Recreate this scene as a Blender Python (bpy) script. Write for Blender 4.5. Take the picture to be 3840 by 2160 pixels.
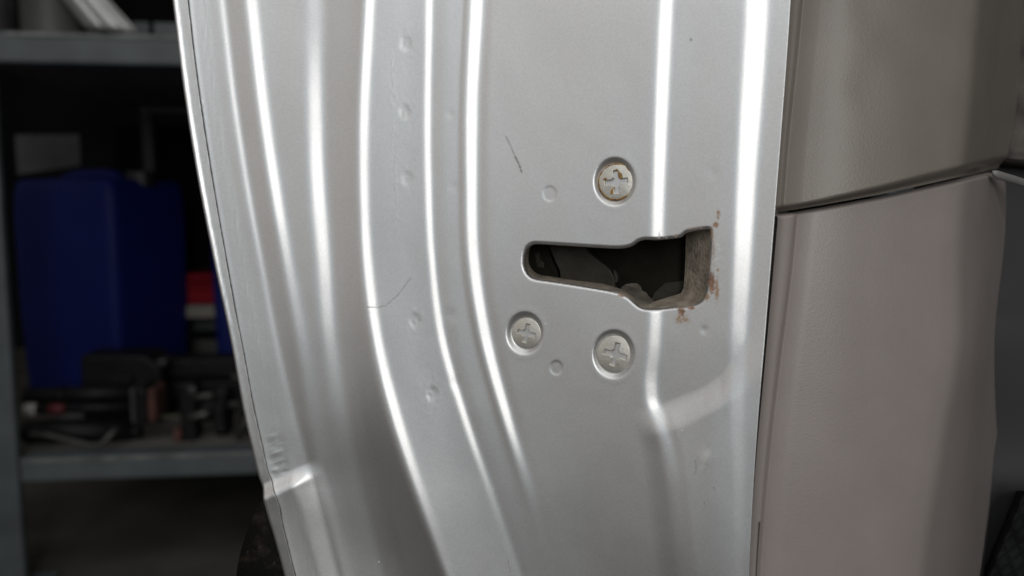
import bpy, bmesh, math, random
import numpy as np
from mathutils import Vector, Matrix

random.seed(7)
RNG = np.random.default_rng(11)
sc = bpy.context.scene
for o in list(bpy.data.objects):
    bpy.data.objects.remove(o)

# ------------------------------------------------------------------ camera
CAM_Z = 0.565
PITCH = math.radians(5.6)
FPX = 2911.0                                   # focal length in photo pixels (3840 wide)
CAM = np.array([0.0, 0.0, CAM_Z])
FW = np.array([0.0, math.cos(PITCH), -math.sin(PITCH)])
UP = np.array([0.0, math.sin(PITCH), math.cos(PITCH)])
RT = np.array([1.0, 0.0, 0.0])
cam_d = bpy.data.cameras.new('camera')
cam_d.sensor_width = 36.0
cam_d.lens = 36.0 * FPX / 3840.0
cam_d.clip_start = 0.01
cam_d.clip_end = 200.0
cam_d.dof.use_dof = True
cam_d.dof.focus_distance = 0.256
cam_d.dof.aperture_fstop = 8.0
cam = bpy.data.objects.new('camera', cam_d)
sc.collection.objects.link(cam)
cam.location = CAM
cam.rotation_euler = (math.pi / 2 - PITCH, 0, 0)
sc.camera = cam

# ------------------------------------------------------------------ world and lamps
world = bpy.data.worlds.new('World')
sc.world = world
world.use_nodes = True
bg = world.node_tree.nodes['Background']
bg.inputs['Color'].default_value = (1.0, 0.99, 0.975, 1)
bg.inputs['Strength'].default_value = 0.11


def lamp(name, pos_cam, aim, size, power, color):
    """area lamp; position given as right / up / behind the camera in metres"""
    l = bpy.data.lights.new(name, 'AREA')
    l.shape = 'RECTANGLE'
    l.size, l.size_y = size
    l.energy = power
    l.color = color
    o = bpy.data.objects.new(name, l)
    sc.collection.objects.link(o)
    p = CAM + RT * pos_cam[0] + np.array([0, 0, 1.0]) * pos_cam[1] - np.array([0, 1.0, 0]) * pos_cam[2]
    o.location = p
    d = Vector(np.array(aim) - p)
    o.rotation_euler = d.to_track_quat('-Z', 'Y').to_euler()
    return o


KEY = (0.42, 0.66, 1.9)
lamp('doorway_lamp', KEY, (0.0, 0.25, 0.6), (0.52, 1.2), 15.0, (1.0, 0.985, 0.96))
lamp('workshop_lamp', (-0.92, 0.53, 0.38), (0.0, 0.25, 1.0), (1.35, 1.46), 2.3, (1.0, 0.925, 0.86))
lamp('window_lamp', (-0.52, 0.66, 1.35), (0.05, 0.25, 1.0), (0.55, 1.36), 1.05, (0.50, 0.77, 1.0))
lamp('ceiling_lamp', (-0.25, 1.55, 0.65), (0.0, 0.3, 0.5), (1.9, 1.4), 9.0, (1.0, 0.98, 0.95))

sc.view_settings.view_transform = 'Standard'
sc.view_settings.look = 'None'
sc.view_settings.exposure = 0.0
sc.view_settings.gamma = 1.0


# ------------------------------------------------------------------ helpers
def rays(px, py):
    u = (np.asarray(px, float) - 1920.0) / FPX
    v = -(np.asarray(py, float) - 1080.0) / FPX
    return u, v


def pt(px, py, t):
    u, v = rays(px, py)
    t = np.asarray(t, float)
    return CAM + t[..., None] * (FW + u[..., None] * RT + v[..., None] * UP)


def sstep(a, b, x):
    z = np.clip((np.asarray(x, float) - a) / (b - a), 0, 1)
    return z * z * (3 - 2 * z)


def vnoise(x, y, seed=0):
    """smooth value noise on the pixel plane, 0..1"""
    r = np.random.default_rng(seed).random((256, 256))
    xi = np.floor(x).astype(int); yi = np.floor(y).astype(int)
    fx = x - xi; fy = y - yi
    fx = fx * fx * (3 - 2 * fx); fy = fy * fy * (3 - 2 * fy)
    a = r[yi % 256, xi % 256]; b = r[yi % 256, (xi + 1) % 256]
    c = r[(yi + 1) % 256, xi % 256]; d = r[(yi + 1) % 256, (xi + 1) % 256]
    return (a * (1 - fx) + b * fx) * (1 - fy) + (c * (1 - fx) + d * fx) * fy


def hermite(rows, vals, y):
    """smooth curve through (rows, vals), straight beyond both ends"""
    rows = np.asarray(rows, float); vals = np.asarray(vals, float)
    m = np.gradient(vals, rows)
    m[0] = (vals[1] - vals[0]) / (rows[1] - rows[0]); m[-1] = (vals[-1] - vals[-2]) / (rows[-1] - rows[-2])
    i = np.clip(np.searchsorted(rows, y) - 1, 0, len(rows) - 2)
    h = rows[i + 1] - rows[i]
    s = (y - rows[i]) / h
    sc_ = np.clip(s, 0, 1)
    p = ((2 * sc_**3 - 3 * sc_**2 + 1) * vals[i] + (sc_**3 - 2 * sc_**2 + sc_) * h * m[i]
         + (-2 * sc_**3 + 3 * sc_**2) * vals[i + 1] + (sc_**3 - sc_**2) * h * m[i + 1])
    p = np.where(s < 0, vals[0] + (y - rows[0]) * m[0], p)
    p = np.where(s > 1, vals[-1] + (y - rows[-1]) * m[-1], p)
    return p


def link(o, parent=None):
    sc.collection.objects.link(o)
    if parent is not None:
        o.parent = parent
        bpy.context.view_layer.update() if False else None
        o.matrix_parent_inverse = Matrix.Translation(-Vector(parent.location)) if parent.rotation_euler.z == 0 else Matrix()
    return o


def grid_mesh(name, V, mat, parent=None, keep=None, attrs=None, smooth=True, flip=False):
    """V: (rows, cols, 3) world positions -> one mesh object"""
    nr, nc = V.shape[:2]
    idx = np.arange(nr * nc).reshape(nr, nc)
    q = np.stack([idx[1:, :-1], idx[1:, 1:], idx[:-1, 1:], idx[:-1, :-1]], -1).reshape(-1, 4)
    if flip:
        q = q[:, ::-1]
    if keep is not None:
        q = q[keep.reshape(-1)]
    used = np.zeros(nr * nc, bool); used[q.reshape(-1)] = True
    remap = np.cumsum(used) - 1
    q = remap[q]
    P = V.reshape(-1, 3)[used]
    me = bpy.data.meshes.new(name)
    me.vertices.add(len(P)); me.vertices.foreach_set('co', P.astype(np.float32).ravel())
    me.loops.add(q.size); me.loops.foreach_set('vertex_index', q.astype(np.int32).ravel())
    me.polygons.add(len(q))
    me.polygons.foreach_set('loop_start', np.arange(0, q.size, 4, dtype=np.int32))
    me.polygons.foreach_set('loop_total', np.full(len(q), 4, np.int32))
    me.polygons.foreach_set('use_smooth', np.full(len(q), smooth))
    me.update(calc_edges=True)
    if attrs:
        for k, a in attrs.items():
            at = me.attributes.new(k, 'FLOAT', 'POINT')
            at.data.foreach_set('value', a.reshape(-1)[used].astype(np.float32))
    me.materials.append(mat)
    return link(bpy.data.objects.new(name, me), parent)


def bm_obj(name, bm, mat, parent=None, smooth=False, bevel=0.0, seg=2, subsurf=0):
    bmesh.ops.recalc_face_normals(bm, faces=bm.faces)
    me = bpy.data.meshes.new(name)
    bm.to_mesh(me); bm.free()
    if smooth:
        for p in me.polygons:
            p.use_smooth = True
    me.materials.append(mat)
    o = link(bpy.data.objects.new(name, me), parent)
    if bevel:
        b = o.modifiers.new('bevel', 'BEVEL'); b.width = bevel; b.segments = seg; b.limit_method = 'ANGLE'
    if subsurf:
        s = o.modifiers.new('sub', 'SUBSURF'); s.levels = subsurf; s.render_levels = subsurf
    return o


def tag(o, label=None, cat=None, group=None, kind=None):
    if label: o['label'] = label
    if cat: o['category'] = cat
    if group: o['group'] = group
    if kind: o['kind'] = kind
    return o


def empty(name, loc, rz=0.0):
    o = bpy.data.objects.new(name, None)
    sc.collection.objects.link(o)
    o.location = loc; o.rotation_euler = (0, 0, rz)
    o.empty_display_size = 0.05
    return o


# ------------------------------------------------------------------ materials
def srgb(r, g, b):
    f = lambda c: (c / 255 / 12.92) if c / 255 <= 0.04045 else ((c / 255 + 0.055) / 1.055) ** 2.4
    return (f(r), f(g), f(b), 1)


def new_mat(name):
    m = bpy.data.materials.new(name); m.use_nodes = True
    nt = m.node_tree
    return m, nt, nt.nodes['Principled BSDF']


def simple_mat(name, col, rough=0.5, metal=0.0, var=0.25, scale=30.0, bump=0.0, bscale=400.0, spec=0.5, col2=None):
    m, nt, p = new_mat(name)
    tc = nt.nodes.new('ShaderNodeTexCoord')
    n = nt.nodes.new('ShaderNodeTexNoise'); n.inputs['Scale'].default_value = scale; n.inputs['Detail'].default_value = 6
    nt.links.new(tc.outputs['Object'], n.inputs['Vector'])
    r = nt.nodes.new('ShaderNodeValToRGB')
    c2 = col2 or tuple(c * (1 + var) for c in col[:3]) + (1,)
    c1 = tuple(c * (1 - var) for c in col[:3]) + (1,)
    r.color_ramp.elements[0].position = 0.3; r.color_ramp.elements[1].position = 0.72
    r.color_ramp.elements[0].color = c1; r.color_ramp.elements[1].color = c2
    nt.links.new(n.outputs['Fac'], r.inputs['Fac'])
    nt.links.new(r.outputs['Color'], p.inputs['Base Color'])
    p.inputs['Roughness'].default_value = rough; p.inputs['Metallic'].default_value = metal
    p.inputs['Specular IOR Level'].default_value = spec
    if bump:
        nb = nt.nodes.new('ShaderNodeTexNoise'); nb.inputs['Scale'].default_value = bscale; nb.inputs['Detail'].default_value = 3
        nt.links.new(tc.outputs['Object'], nb.inputs['Vector'])
        b = nt.nodes.new('ShaderNodeBump'); b.inputs['Strength'].default_value = bump; b.inputs['Distance'].default_value = 0.001
        nt.links.new(nb.outputs['Fac'], b.inputs['Height']); nt.links.new(b.outputs['Normal'], p.inputs['Normal'])
    return m


def mix(nt, fac, a, b):
    x = nt.nodes.new('ShaderNodeMix'); x.data_type = 'RGBA'
    nt.links.new(fac, x.inputs[0])
    for s, v in ((6, a), (7, b)):
        if isinstance(v, tuple): x.inputs[s].default_value = v
        else: nt.links.new(v, x.inputs[s])
    return x.outputs[2]


def paint_mat():
    """silver metallic car paint with flakes, grime, rust and scratches on it"""
    m, nt, p = new_mat('silver_paint')
    L = nt.links.new
    tc = nt.nodes.new('ShaderNodeTexCoord')
    def noise(scale, detail=3, rough=0.5):
        n = nt.nodes.new('ShaderNodeTexNoise'); n.inputs['Scale'].default_value = scale
        n.inputs['Detail'].default_value = detail; n.inputs['Roughness'].default_value = rough
        L(tc.outputs['Object'], n.inputs['Vector']); return n.outputs['Fac']
    def attr(nm):
        a = nt.nodes.new('ShaderNodeAttribute'); a.attribute_name = nm; return a.outputs['Fac']
    def math_(op, a, b=None, clamp=False):
        x = nt.nodes.new('ShaderNodeMath'); x.operation = op; x.use_clamp = clamp
        for i, v in enumerate((a, b)):
            if v is None: continue
            if isinstance(v, (int, float)): x.inputs[i].default_value = v
            else: L(v, x.inputs[i])
        return x.outputs[0]
    # base tone: faint flake mottling and thin dust film
    r = nt.nodes.new('ShaderNodeValToRGB')
    r.color_ramp.elements[0].position = 0.35; r.color_ramp.elements[1].position = 0.65
    r.color_ramp.elements[0].color = (0.69, 0.695, 0.697, 1); r.color_ramp.elements[1].color = (0.745, 0.75, 0.752, 1)
    L(noise(1500, 2), r.inputs['Fac'])
    dust = nt.nodes.new('ShaderNodeValToRGB')
    dust.color_ramp.elements[0].position = 0.45; dust.color_ramp.elements[1].position = 0.75
    L(noise(28, 8, 0.65), dust.inputs['Fac'])
    dfac = math_('MULTIPLY', dust.outputs['Color'], 0.10)
    c = mix(nt, dfac, r.outputs['Color'], (0.50, 0.48, 0.45, 1))
    # pale specks of dust
    vo = nt.nodes.new('ShaderNodeTexVoronoi'); vo.inputs['Scale'].default_value = 170
    L(tc.outputs['Object'], vo.inputs['Vector'])
    sp = math_('LESS_THAN', vo.outputs['Distance'], 0.055)
    sel = nt.nodes.new('ShaderNodeSeparateColor'); L(vo.outputs['Color'], sel.inputs[0])
    sp = math_('MULTIPLY', sp, math_('GREATER_THAN', sel.outputs[0], 0.86))
    c = mix(nt, math_('MULTIPLY', sp, 0.7), c, (0.85, 0.84, 0.82, 1))
    chip = attr('chip')
    c = mix(nt, chip, c, (0.82, 0.82, 0.82, 1))
    rr = nt.nodes.new('ShaderNodeValToRGB')
    e = rr.color_ramp.elements
    e[0].position = 0.30; e[0].color = (0.13, 0.042, 0.014, 1)
    e[1].position = 0.62; e[1].color = (0.36, 0.23, 0.12, 1)
    e2 = e.new(0.45); e2.color = (0.30, 0.125, 0.045, 1)
    L(math_('ADD', noise(420, 5, 0.7), attr('rusttone')), rr.inputs['Fac'])
    rust = math_('MULTIPLY', attr('rust'), 1.0, True)
    c = mix(nt, rust, c, rr.outputs['Color'])
    dark = attr('dark')
    c = mix(nt, dark, c, (0.05, 0.05, 0.05, 1))
    smear = attr('smear')
    c = mix(nt, smear, c, (0.80, 0.80, 0.80, 1))
    L(c, p.inputs['Base Color'])
    cover = math_('MAXIMUM', math_('MAXIMUM', rust, math_('MULTIPLY', dark, 0.8)), math_('MAXIMUM', math_('MULTIPLY', sp, 0.8), math_('MAXIMUM', chip, smear)))
    L(math_('SUBTRACT', 0.94, cover, True), p.inputs['Metallic'])
    rough = math_('ADD', math_('MULTIPLY', cover, 0.35), math_('ADD', 0.41, math_('MULTIPLY', noise(60, 5), 0.06)))
    L(rough, p.inputs['Roughness'])
    p.inputs['Coat Weight'].default_value = 0.15
    p.inputs['Coat Roughness'].default_value = 0.25
    b = nt.nodes.new('ShaderNodeBump'); b.inputs['Strength'].default_value = 0.055; b.inputs['Distance'].default_value = 0.0004
    L(noise(1900, 2, 0.6), b.inputs['Height'])
    b2 = nt.nodes.new('ShaderNodeBump'); b2.inputs['Strength'].default_value = 0.014; b2.inputs['Distance'].default_value = 0.0012
    L(noise(260, 3), b2.inputs['Height']); L(b.outputs['Normal'], b2.inputs['Normal'])
    L(b2.outputs['Normal'], p.inputs['Normal'])
    return m


M_PAINT = paint_mat()


def plastic_mat(name, c1, c2):
    m, nt, p = new_mat(name)
    L = nt.links.new
    tc = nt.nodes.new('ShaderNodeTexCoord')
    n = nt.nodes.new('ShaderNodeTexNoise'); n.inputs['Scale'].default_value = 45; n.inputs['Detail'].default_value = 8; n.inputs['Roughness'].default_value = 0.6
    L(tc.outputs['Object'], n.inputs['Vector'])
    r = nt.nodes.new('ShaderNodeValToRGB')
    r.color_ramp.elements[0].color = c1; r.color_ramp.elements[1].color = c2
    r.color_ramp.elements[0].position = 0.3; r.color_ramp.elements[1].position = 0.7
    L(n.outputs['Fac'], r.inputs['Fac'])
    v2 = nt.nodes.new('ShaderNodeTexVoronoi'); v2.inputs['Scale'].default_value = 60
    L(tc.outputs['Object'], v2.inputs['Vector'])
    lt = nt.nodes.new('ShaderNodeMath'); lt.operation = 'LESS_THAN'; lt.inputs[1].default_value = 0.016
    L(v2.outputs['Distance'], lt.inputs[0])
    L(mix(nt, lt.outputs[0], r.outputs['Color'], (0.07, 0.065, 0.06, 1)), p.inputs['Base Color'])
    p.inputs['Roughness'].default_value = 0.38
    g = nt.nodes.new('ShaderNodeTexNoise'); g.inputs['Scale'].default_value = 1700; g.inputs['Detail'].default_value = 3
    L(tc.outputs['Object'], g.inputs['Vector'])
    b = nt.nodes.new('ShaderNodeBump'); b.inputs['Strength'].default_value = 0.12; b.inputs['Distance'].default_value = 0.0005
    L(g.outputs['Fac'], b.inputs['Height']); L(b.outputs['Normal'], p.inputs['Normal'])
    return m


M_TRIM = plastic_mat('trim_plastic_upper', (0.212, 0.187, 0.162, 1), (0.238, 0.211, 0.184, 1))
M_TRIM_LOW_LIT = plastic_mat('trim_plastic_lower_lit', (0.292, 0.255, 0.241, 1), (0.322, 0.283, 0.268, 1))  # same plastic as upper panel, its brighter light put into the base colour
M_SHADETRIM = simple_mat('shaded_trim_plastic', (0.022, 0.020, 0.019), 0.6, var=0.3, scale=60, bump=0.3, bscale=700)  # shadow on the door's inner trim put into the base colour
M_STRIP = simple_mat('grey_strip', (0.28, 0.27, 0.26), 0.45, var=0.1)
M_FABRIC = simple_mat('fabric', (0.10, 0.09, 0.08), 0.9, var=0.6, scale=70, bump=0.8, bscale=350)
M_GRILLE = simple_mat('grille', (0.014, 0.015, 0.015), 0.9, spec=.1, var=0.4, scale=120)
M_BLACKRUB = simple_mat('black_cladding', (0.014, 0.012, 0.011), 0.55, var=0.5, scale=90, bump=0.5, bscale=300)
M_LATCH = simple_mat('latch_plastic', (0.036, 0.032, 0.024), 0.55, var=0.3, scale=120, bump=0.3, bscale=500, spec=0.2)
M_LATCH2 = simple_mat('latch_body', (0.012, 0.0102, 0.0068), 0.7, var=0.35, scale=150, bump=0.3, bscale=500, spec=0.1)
M_DUST = simple_mat('dusty_liner', (0.27, 0.232, 0.185), 0.85, var=0.38, scale=260, bump=0.6, bscale=900)


def screw_mat(name, rusty):
    m, nt, p = new_mat(name)
    L = nt.links.new
    tc = nt.nodes.new('ShaderNodeTexCoord')
    def noise(s, d=5, r=0.6):
        n = nt.nodes.new('ShaderNodeTexNoise'); n.inputs['Scale'].default_value = s; n.inputs['Detail'].default_value = d; n.inputs['Roughness'].default_value = r
        L(tc.outputs['Object'], n.inputs['Vector']); return n.outputs['Fac']
    r = nt.nodes.new('ShaderNodeValToRGB')
    r.color_ramp.elements[0].color = (0.58, 0.56, 0.50, 1); r.color_ramp.elements[1].color = (0.68, 0.66, 0.60, 1)
    r.color_ramp.elements[0].position = 0.35; r.color_ramp.elements[1].position = 0.65
    L(noise(300), r.inputs['Fac'])
    a = nt.nodes.new('ShaderNodeAttribute'); a.attribute_name = 'rust'
    mul = nt.nodes.new('ShaderNodeMath'); mul.operation = 'MULTIPLY_ADD'; mul.use_clamp = True
    # rust sits where the marked places and a fine noise agree
    th = nt.nodes.new('ShaderNodeMath'); th.operation = 'ADD'; L(a.outputs['Fac'], th.inputs[0]); L(noise(700, 4, 0.7), th.inputs[1])
    mp = nt.nodes.new('ShaderNodeMapRange'); mp.inputs['From Min'].default_value = 0.90; mp.inputs['From Max'].default_value = 1.12
    L(th.outputs[0], mp.inputs['Value'])
    rr = nt.nodes.new('ShaderNodeValToRGB')
    rr.color_ramp.elements[0].color = (0.15, 0.055, 0.016, 1); rr.color_ramp.elements[1].color = (0.42, 0.26, 0.08, 1)
    rr.color_ramp.elements[0].position = 0.38; rr.color_ramp.elements[1].position = 0.6
    L(noise(500), rr.inputs['Fac'])
    L(mix(nt, mp.outputs['Result'], r.outputs['Color'], rr.outputs['Color']), p.inputs['Base Color'])
    sub = nt.nodes.new('ShaderNodeMath'); sub.operation = 'SUBTRACT'; sub.inputs[0].default_value = 0.72; sub.use_clamp = True
    L(mp.outputs['Result'], sub.inputs[1]); L(sub.outputs[0], p.inputs['Metallic'])
    p.inputs['Roughness'].default_value = 0.42
    b = nt.nodes.new('ShaderNodeBump'); b.inputs['Strength'].default_value = 0.10; b.inputs['Distance'].default_value = 0.0006
    L(noise(600), b.inputs['Height']); L(b.outputs['Normal'], p.inputs['Normal'])
    return m


M_SCREW = screw_mat('zinc_screw', False)


# ================================================================== THE CAR DOOR
DOOR = empty('car_door', (0.02, 0.25, 0.30))
tag(DOOR, 'open silver car door seen at its edge with lock opening and beige trim', 'car door')

N_FLAT = -25.0                                   # the sheet looks a little left of the camera
Y = np.arange(-424, 2524, 4.0)
ROWS = np.array([70, 370, 670, 970, 1270, 1570, 1870, 2090.0])


def row(v):
    return hermite(ROWS, np.broadcast_to(np.asarray(v, float), (8,)), Y)


def rowl(v):
    p = hermite(ROWS, np.broadcast_to(np.asarray(v, float), (8,)), np.clip(Y, 70, 2090))
    k = np.exp(-(np.arange(-40, 41) / 16.0) ** 2); k /= k.sum()
    return np.convolve(np.pad(p, 40, mode='edge'), k, 'valid')


def n_key(px):
    u = (px - 1920.0) / FPX
    va = np.degrees(np.arctan2(-u, 1.0))
    la = np.degrees(np.arctan2(KEY[0] - u * 0.26, 0.26 + KEY[2]))
    return 0.5 * (va + la)


def build_rows(knots, step=4.0):
    """knots: list of (x per row, f per row, absolute?) -> X, ANG arrays (rows, cols)"""
    xs = np.array([k[0] for k in knots])
    xs = np.maximum.accumulate(xs, axis=0)
    for i in range(1, len(xs)):
        xs[i] = np.maximum(xs[i], xs[i - 1] + 5.0) if i > 2 else xs[i]
    fs = np.array([k[1] for k in knots])
    cols_x, cols_f = [], []
    for i in range(len(knots) - 1):
        w = np.median(xs[i + 1] - xs[i])
        n = max(2, int(round(w / step)))
        s = np.linspace(0, 1, n, endpoint=False)[:, None]
        cols_x.append(xs[i] * (1 - s) + xs[i + 1] * s)
        ss = s * s * (3 - 2 * s)
        cols_f.append(fs[i] * (1 - ss) + fs[i + 1] * ss)
    cols_x.append(xs[-1:]); cols_f.append(fs[-1:])
    return np.concatenate(cols_x).T, np.concatenate(cols_f).T


def integrate(X, ANG, ref_col, logt_ref):
    u = (X - 1920.0) / FPX
    lim = np.degrees(np.arctan(u))
    ANG = np.clip(ANG, -90 - lim + 5.0, 90 - lim - 5.0)          # never past the line of sight
    tn = np.tan(np.radians(ANG))
    g = tn / (1.0 - u * tn)
    d = 0.5 * (g[:, 1:] + g[:, :-1]) * np.diff(u, axis=1)
    lt = np.concatenate([np.zeros((len(X), 1)), np.cumsum(d, axis=1)], axis=1)
    if np.isscalar(ref_col):
        ref = np.array([[np.interp(ref_col, X[i], lt[i])] for i in range(len(X))])
    else:
        ref = lt[np.arange(len(X)), ref_col][:, None]
    return np.exp(lt - ref + np.asarray(logt_ref).reshape(-1, 1))


# ---- the creases, traced row by row (photo pixels)
E = hermite([-80, 70, 370, 670, 970, 1270, 1600, 1689, 1801, 1863, 1928, 2006, 2157, 2240],
            [638, 655, 693, 741, 799, 863, 925, 946, 975, 1003, 1017, 1036, 1071, 1090], Y)
C = hermite([-80, 70, 370, 670, 970, 1270, 1600, 1677, 1785, 1820, 1847, 1878, 1959, 2064, 2157, 2240],
            [698, 713, 750, 796, 848, 902, 967, 985, 1011, 1029, 1048, 1059, 1070, 1091, 1108, 1124], Y)
A = hermite([-80, 70, 370, 670, 970, 1270, 1600, 1697, 1770, 1805, 1909, 2025, 2157, 2240],
            [775, 792, 827, 876, 933, 985, 1066, 1079, 1095, 1110, 1149, 1172, 1203, 1220], Y)
H2 = row([842, 878, 924, 978, 1034, 1101, 1180, 1237])
H3 = row([950, 983, 1026, 1077, 1132, 1180, 1246, 1291])
H4 = row([1181, 1183, 1192, 1216, 1237, 1278, 1340, 1395])
H5 = row([1382, 1366, 1363, 1376, 1414, 1487, 1585, 1665])
H6 = row([1610, 1605, 1607, 1620, 1659, 1745, 1848, 1921])
H7 = row([1784, 1770, 1768, 1776, 1822, 1903, 1995, 2055])
H8 = hermite([-80, 80, 580, 1000, 1280, 1450, 1500, 1560, 1640, 1800, 1980, 2150, 2240],
             [2503, 2495, 2475, 2463, 2455, 2442, 2446, 2468, 2496, 2526, 2546, 2567, 2578], Y)
H9 = hermite([-80, 80, 580, 1000, 1280, 1450, 1580, 1980, 2240],
             [2842, 2836, 2805, 2784, 2770, 2764, 2766, 2772, 2766], Y)
R = hermite([-80, 80, 580, 1280, 1580, 1980, 2240], [2970, 2960, 2923, 2867, 2842, 2817, 2806], Y)

Z = np.zeros_like(Y)


def hl(c, peak, lo, hi, hw, soft):
    """a crease: shoulder, lit core, shoulder"""
    p = rowl(peak); a = rowl(lo); b = rowl(hi); h = rowl(hw) * 1.1; s = rowl(soft) * 1.85
    return [(c - h - s, a), (c - h * 0.55, p), (c + h * 0.55, p), (c + h + s, b)]


K = []
K += [(C - 4, Z + 0.2), (C + 3, Z + 0.35), (C + 8, rowl([.95, .95, .9, .8, .65, .55, .5, .45])), (C + 18, rowl([.52, .52, .5, .48, .46, .42, .36, .32]))]
K += [(A - 5, rowl([.50, .52, .54, .52, .48, .42, .33, .28])), (A + 4, rowl([.40, .42, .42, .44, .46, .46, .46, .42]))]
K += hl(H2, [.88, .92, .9, .8, .66, .52, .44, .40], [.42, .44, .45, .46, .47, .48, .46, .42], [.12, .12, .14, .14, .16, .18, .2, .16], 7, 7)
K += [(H3 - 42, rowl([.12, .12, .12, .12, .10, .12, .12, .12]))]
K += hl(H3, [1, 1, 1, .84, .62, .42, .34, .30], [.15, .15, .15, .14, .14, .18, .2, .18], [.42, .42, .42, .40, .38, .36, .30, .28], 11, 16)
K += [(0.5 * (H3 + H4), rowl([.36, .38, .40, .38, .36, .34, .28, .26]))]
K += hl(H4, [.66, .9, 1, .95, .72, .44, .30, .26], [.38, .40, .40, .40, .38, .36, .28, .26], [.12, .12, .12, .08, .04, .04, -.02, -.05], 14, 22)
K += [(0.45 * H4 + 0.55 * H5, rowl([.10, .10, .06, .0, -.05, -.25, -.55, -.7])), (H5 - 46, rowl([.06, .04, .0, -.05, -.10, -.3, -.6, -.7]))]
K += hl(H5, [1, 1, 1, 1, 1, .96, .54, .36], [-.02, -.02, -.02, -.04, -.06, -.1, -.3, -.4], [.52, .54, .54, .5, .5, .48, .42, .34], 10, 13)
K += [(0.5 * (H5 + H6), rowl([.55, .57, .57, .53, .52, .5, .42, .34]))]
K += hl(H6, [1, 1, 1, 1, 1, .92, .52, .36], [.46, .48, .48, .46, .46, .46, .40, .33], [.32, .32, .32, .3, .28, .24, .2, .14], 7, 9)
K += [(H6 + 52, rowl([.36, .36, .36, .36, .34, .30, .22, .16])), (H6 + 70, rowl([.48, .48, .48, .46, .44, .38, .24, .16])), (H7 - 52, rowl([.50, .50, .50, .48, .44, .36, .22, .15]))]
K += hl(H7, [1, 1, 1, 1, 1, .90, .26, .14], [-.1, -.1, -.15, -.15, -.1, .0, .16, .14], [.10, .08, .08, .1, .12, .14, .16, .12], [22, 20, 19, 18, 16, 12, 10, 10], 11)
K += [(H7 + 75, rowl([.30, .34, .36, .36, .32, .24, .17, .12]))]
K += [(0.5 * (H7 + H8), rowl([.22, .24, .28, .27, .22, .17, .12, .08])), (H8 - 70, rowl([.20, .24, .26, .24, .18, .13, .08, .05]))]
K += hl(H8, [1, 1, 1, 1, .92, .95, .48, .30], [.22, .26, .26, .24, .2, .16, .14, .1], [.28, .26, .26, .25, .22, .2, .2, .14], [15, 14, 13, 12, 13, 12, 12, 12], 16)
K += [(0.5 * (H8 + H9), rowl([.18, .20, .20, .20, .18, .16, .14, .12]))]
K += hl(H9, [.9, 1, 1, 1, .78, .42, .34, .28], [.24, .26, .26, .26, .24, .22, .2, .18], [.20, .20, .20, .20, .2, .2, .2, .2], [40, 38, 34, 31, 26, 18, 12, 8], 12)
K += [(R - 7, rowl([.16, .16, .16, .16, .16, .16, .16, .16])), (R, rowl(.3))]

X, F = build_rows(K)
# soften the joints of the profile
ker = np.array([1, 2, 3, 2, 1.0]); ker /= ker.sum()
Fp = np.pad(F, ((0, 0), (2, 2)), mode='edge')
F = sum(ker[i] * Fp[:, i:i + F.shape[1]] for i in range(5))
F = np.apply_along_axis(lambda c: np.convolve(np.pad(c, 6, mode='edge'), np.ones(13) / 13, 'valid'), 0, F)
SPAN = np.interp(X, [655, 1300, 1920, 2900], [36, 35, 32, 27])
ANG = n_key(X) - (1 - F) * SPAN
ref_col = 2316.0
T = integrate(X, ANG, ref_col, np.log(0.25) + Z)


def hold_upright(T):
    """keep both outer edges of the sheet upright so that no row leans against the next"""
    lt = np.log(T)
    out = lt.copy()
    for col, far in ((0, X[:, :1]), (-1, X[:, -1:])):
        e = lt[:, col] - np.median(lt[:, col])
        w = np.clip((2316.0 - X) / (2316.0 - far), 0, 1) ** 1.6
        out -= w * e[:, None]
    return np.exp(out)


T = hold_upright(T)
YY = np.broadcast_to(Y[:, None], X.shape).copy()

# ---- the lock opening
HOLE = np.array([(1962, 964), (1967, 941), (1978, 923), (1998, 912), (2030, 912), (2128, 918), (2226, 924), (2308, 928), (2347, 925),
                 (2370, 917), (2392, 902), (2418, 895), (2461, 896), (2510, 892), (2549, 886), (2572, 869), (2611, 860), (2653, 855),
                 (2665, 860), (2667, 876), (2665, 938), (2660, 1003), (2657, 1052), (2650, 1094), (2637, 1124), (2611, 1143),
                 (2569, 1153), (2520, 1155), (2471, 1161), (2422, 1161), (2396, 1153), (2376, 1137), (2357, 1120), (2334, 1107),
                 (2308, 1098), (2259, 1088), (2161, 1072), (2063, 1057), (2014, 1050), (1988, 1041), (1970, 1019), (1962, 993)], float)
INNER = np.array([(1982, 964), (1985, 941), (1992, 918), (2005, 905), (2032, 903), (2128, 906), (2226, 912), (2300, 914), (2340, 912),
                  (2362, 905), (2384, 890), (2405, 882), (2450, 882), (2490, 880), (2520, 874), (2540, 866), (2555, 862), (2566, 862),
                  (2571, 866), (2572, 880), (2571, 940), (2569, 1003), (2566, 1050), (2562, 1082), (2553, 1098), (2535, 1106),
                  (2510, 1113), (2480, 1122), (2450, 1130), (2420, 1130), (2395, 1120), (2372, 1105), (2350, 1092), (2325, 1083),
                  (2300, 1074), (2255, 1063), (2160, 1052), (2070, 1037), (2028, 1031), (2005, 1020), (1990, 1003), (1983, 985)], float)


def closed_spline(P, n=4):
    out = []
    k = len(P)
    for i in range(k):
        p0, p1, p2, p3 = P[i - 1], P[i], P[(i + 1) % k], P[(i + 2) % k]
        for s in np.linspace(0, 1, n, endpoint=False):
            out.append(0.5 * ((2 * p1) + (-p0 + p2) * s + (2 * p0 - 5 * p1 + 4 * p2 - p3) * s * s + (-p0 + 3 * p1 - 3 * p2 + p3) * s**3))
    return np.array(out)


HC = closed_spline(HOLE)
HI = closed_spline(INNER)


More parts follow.
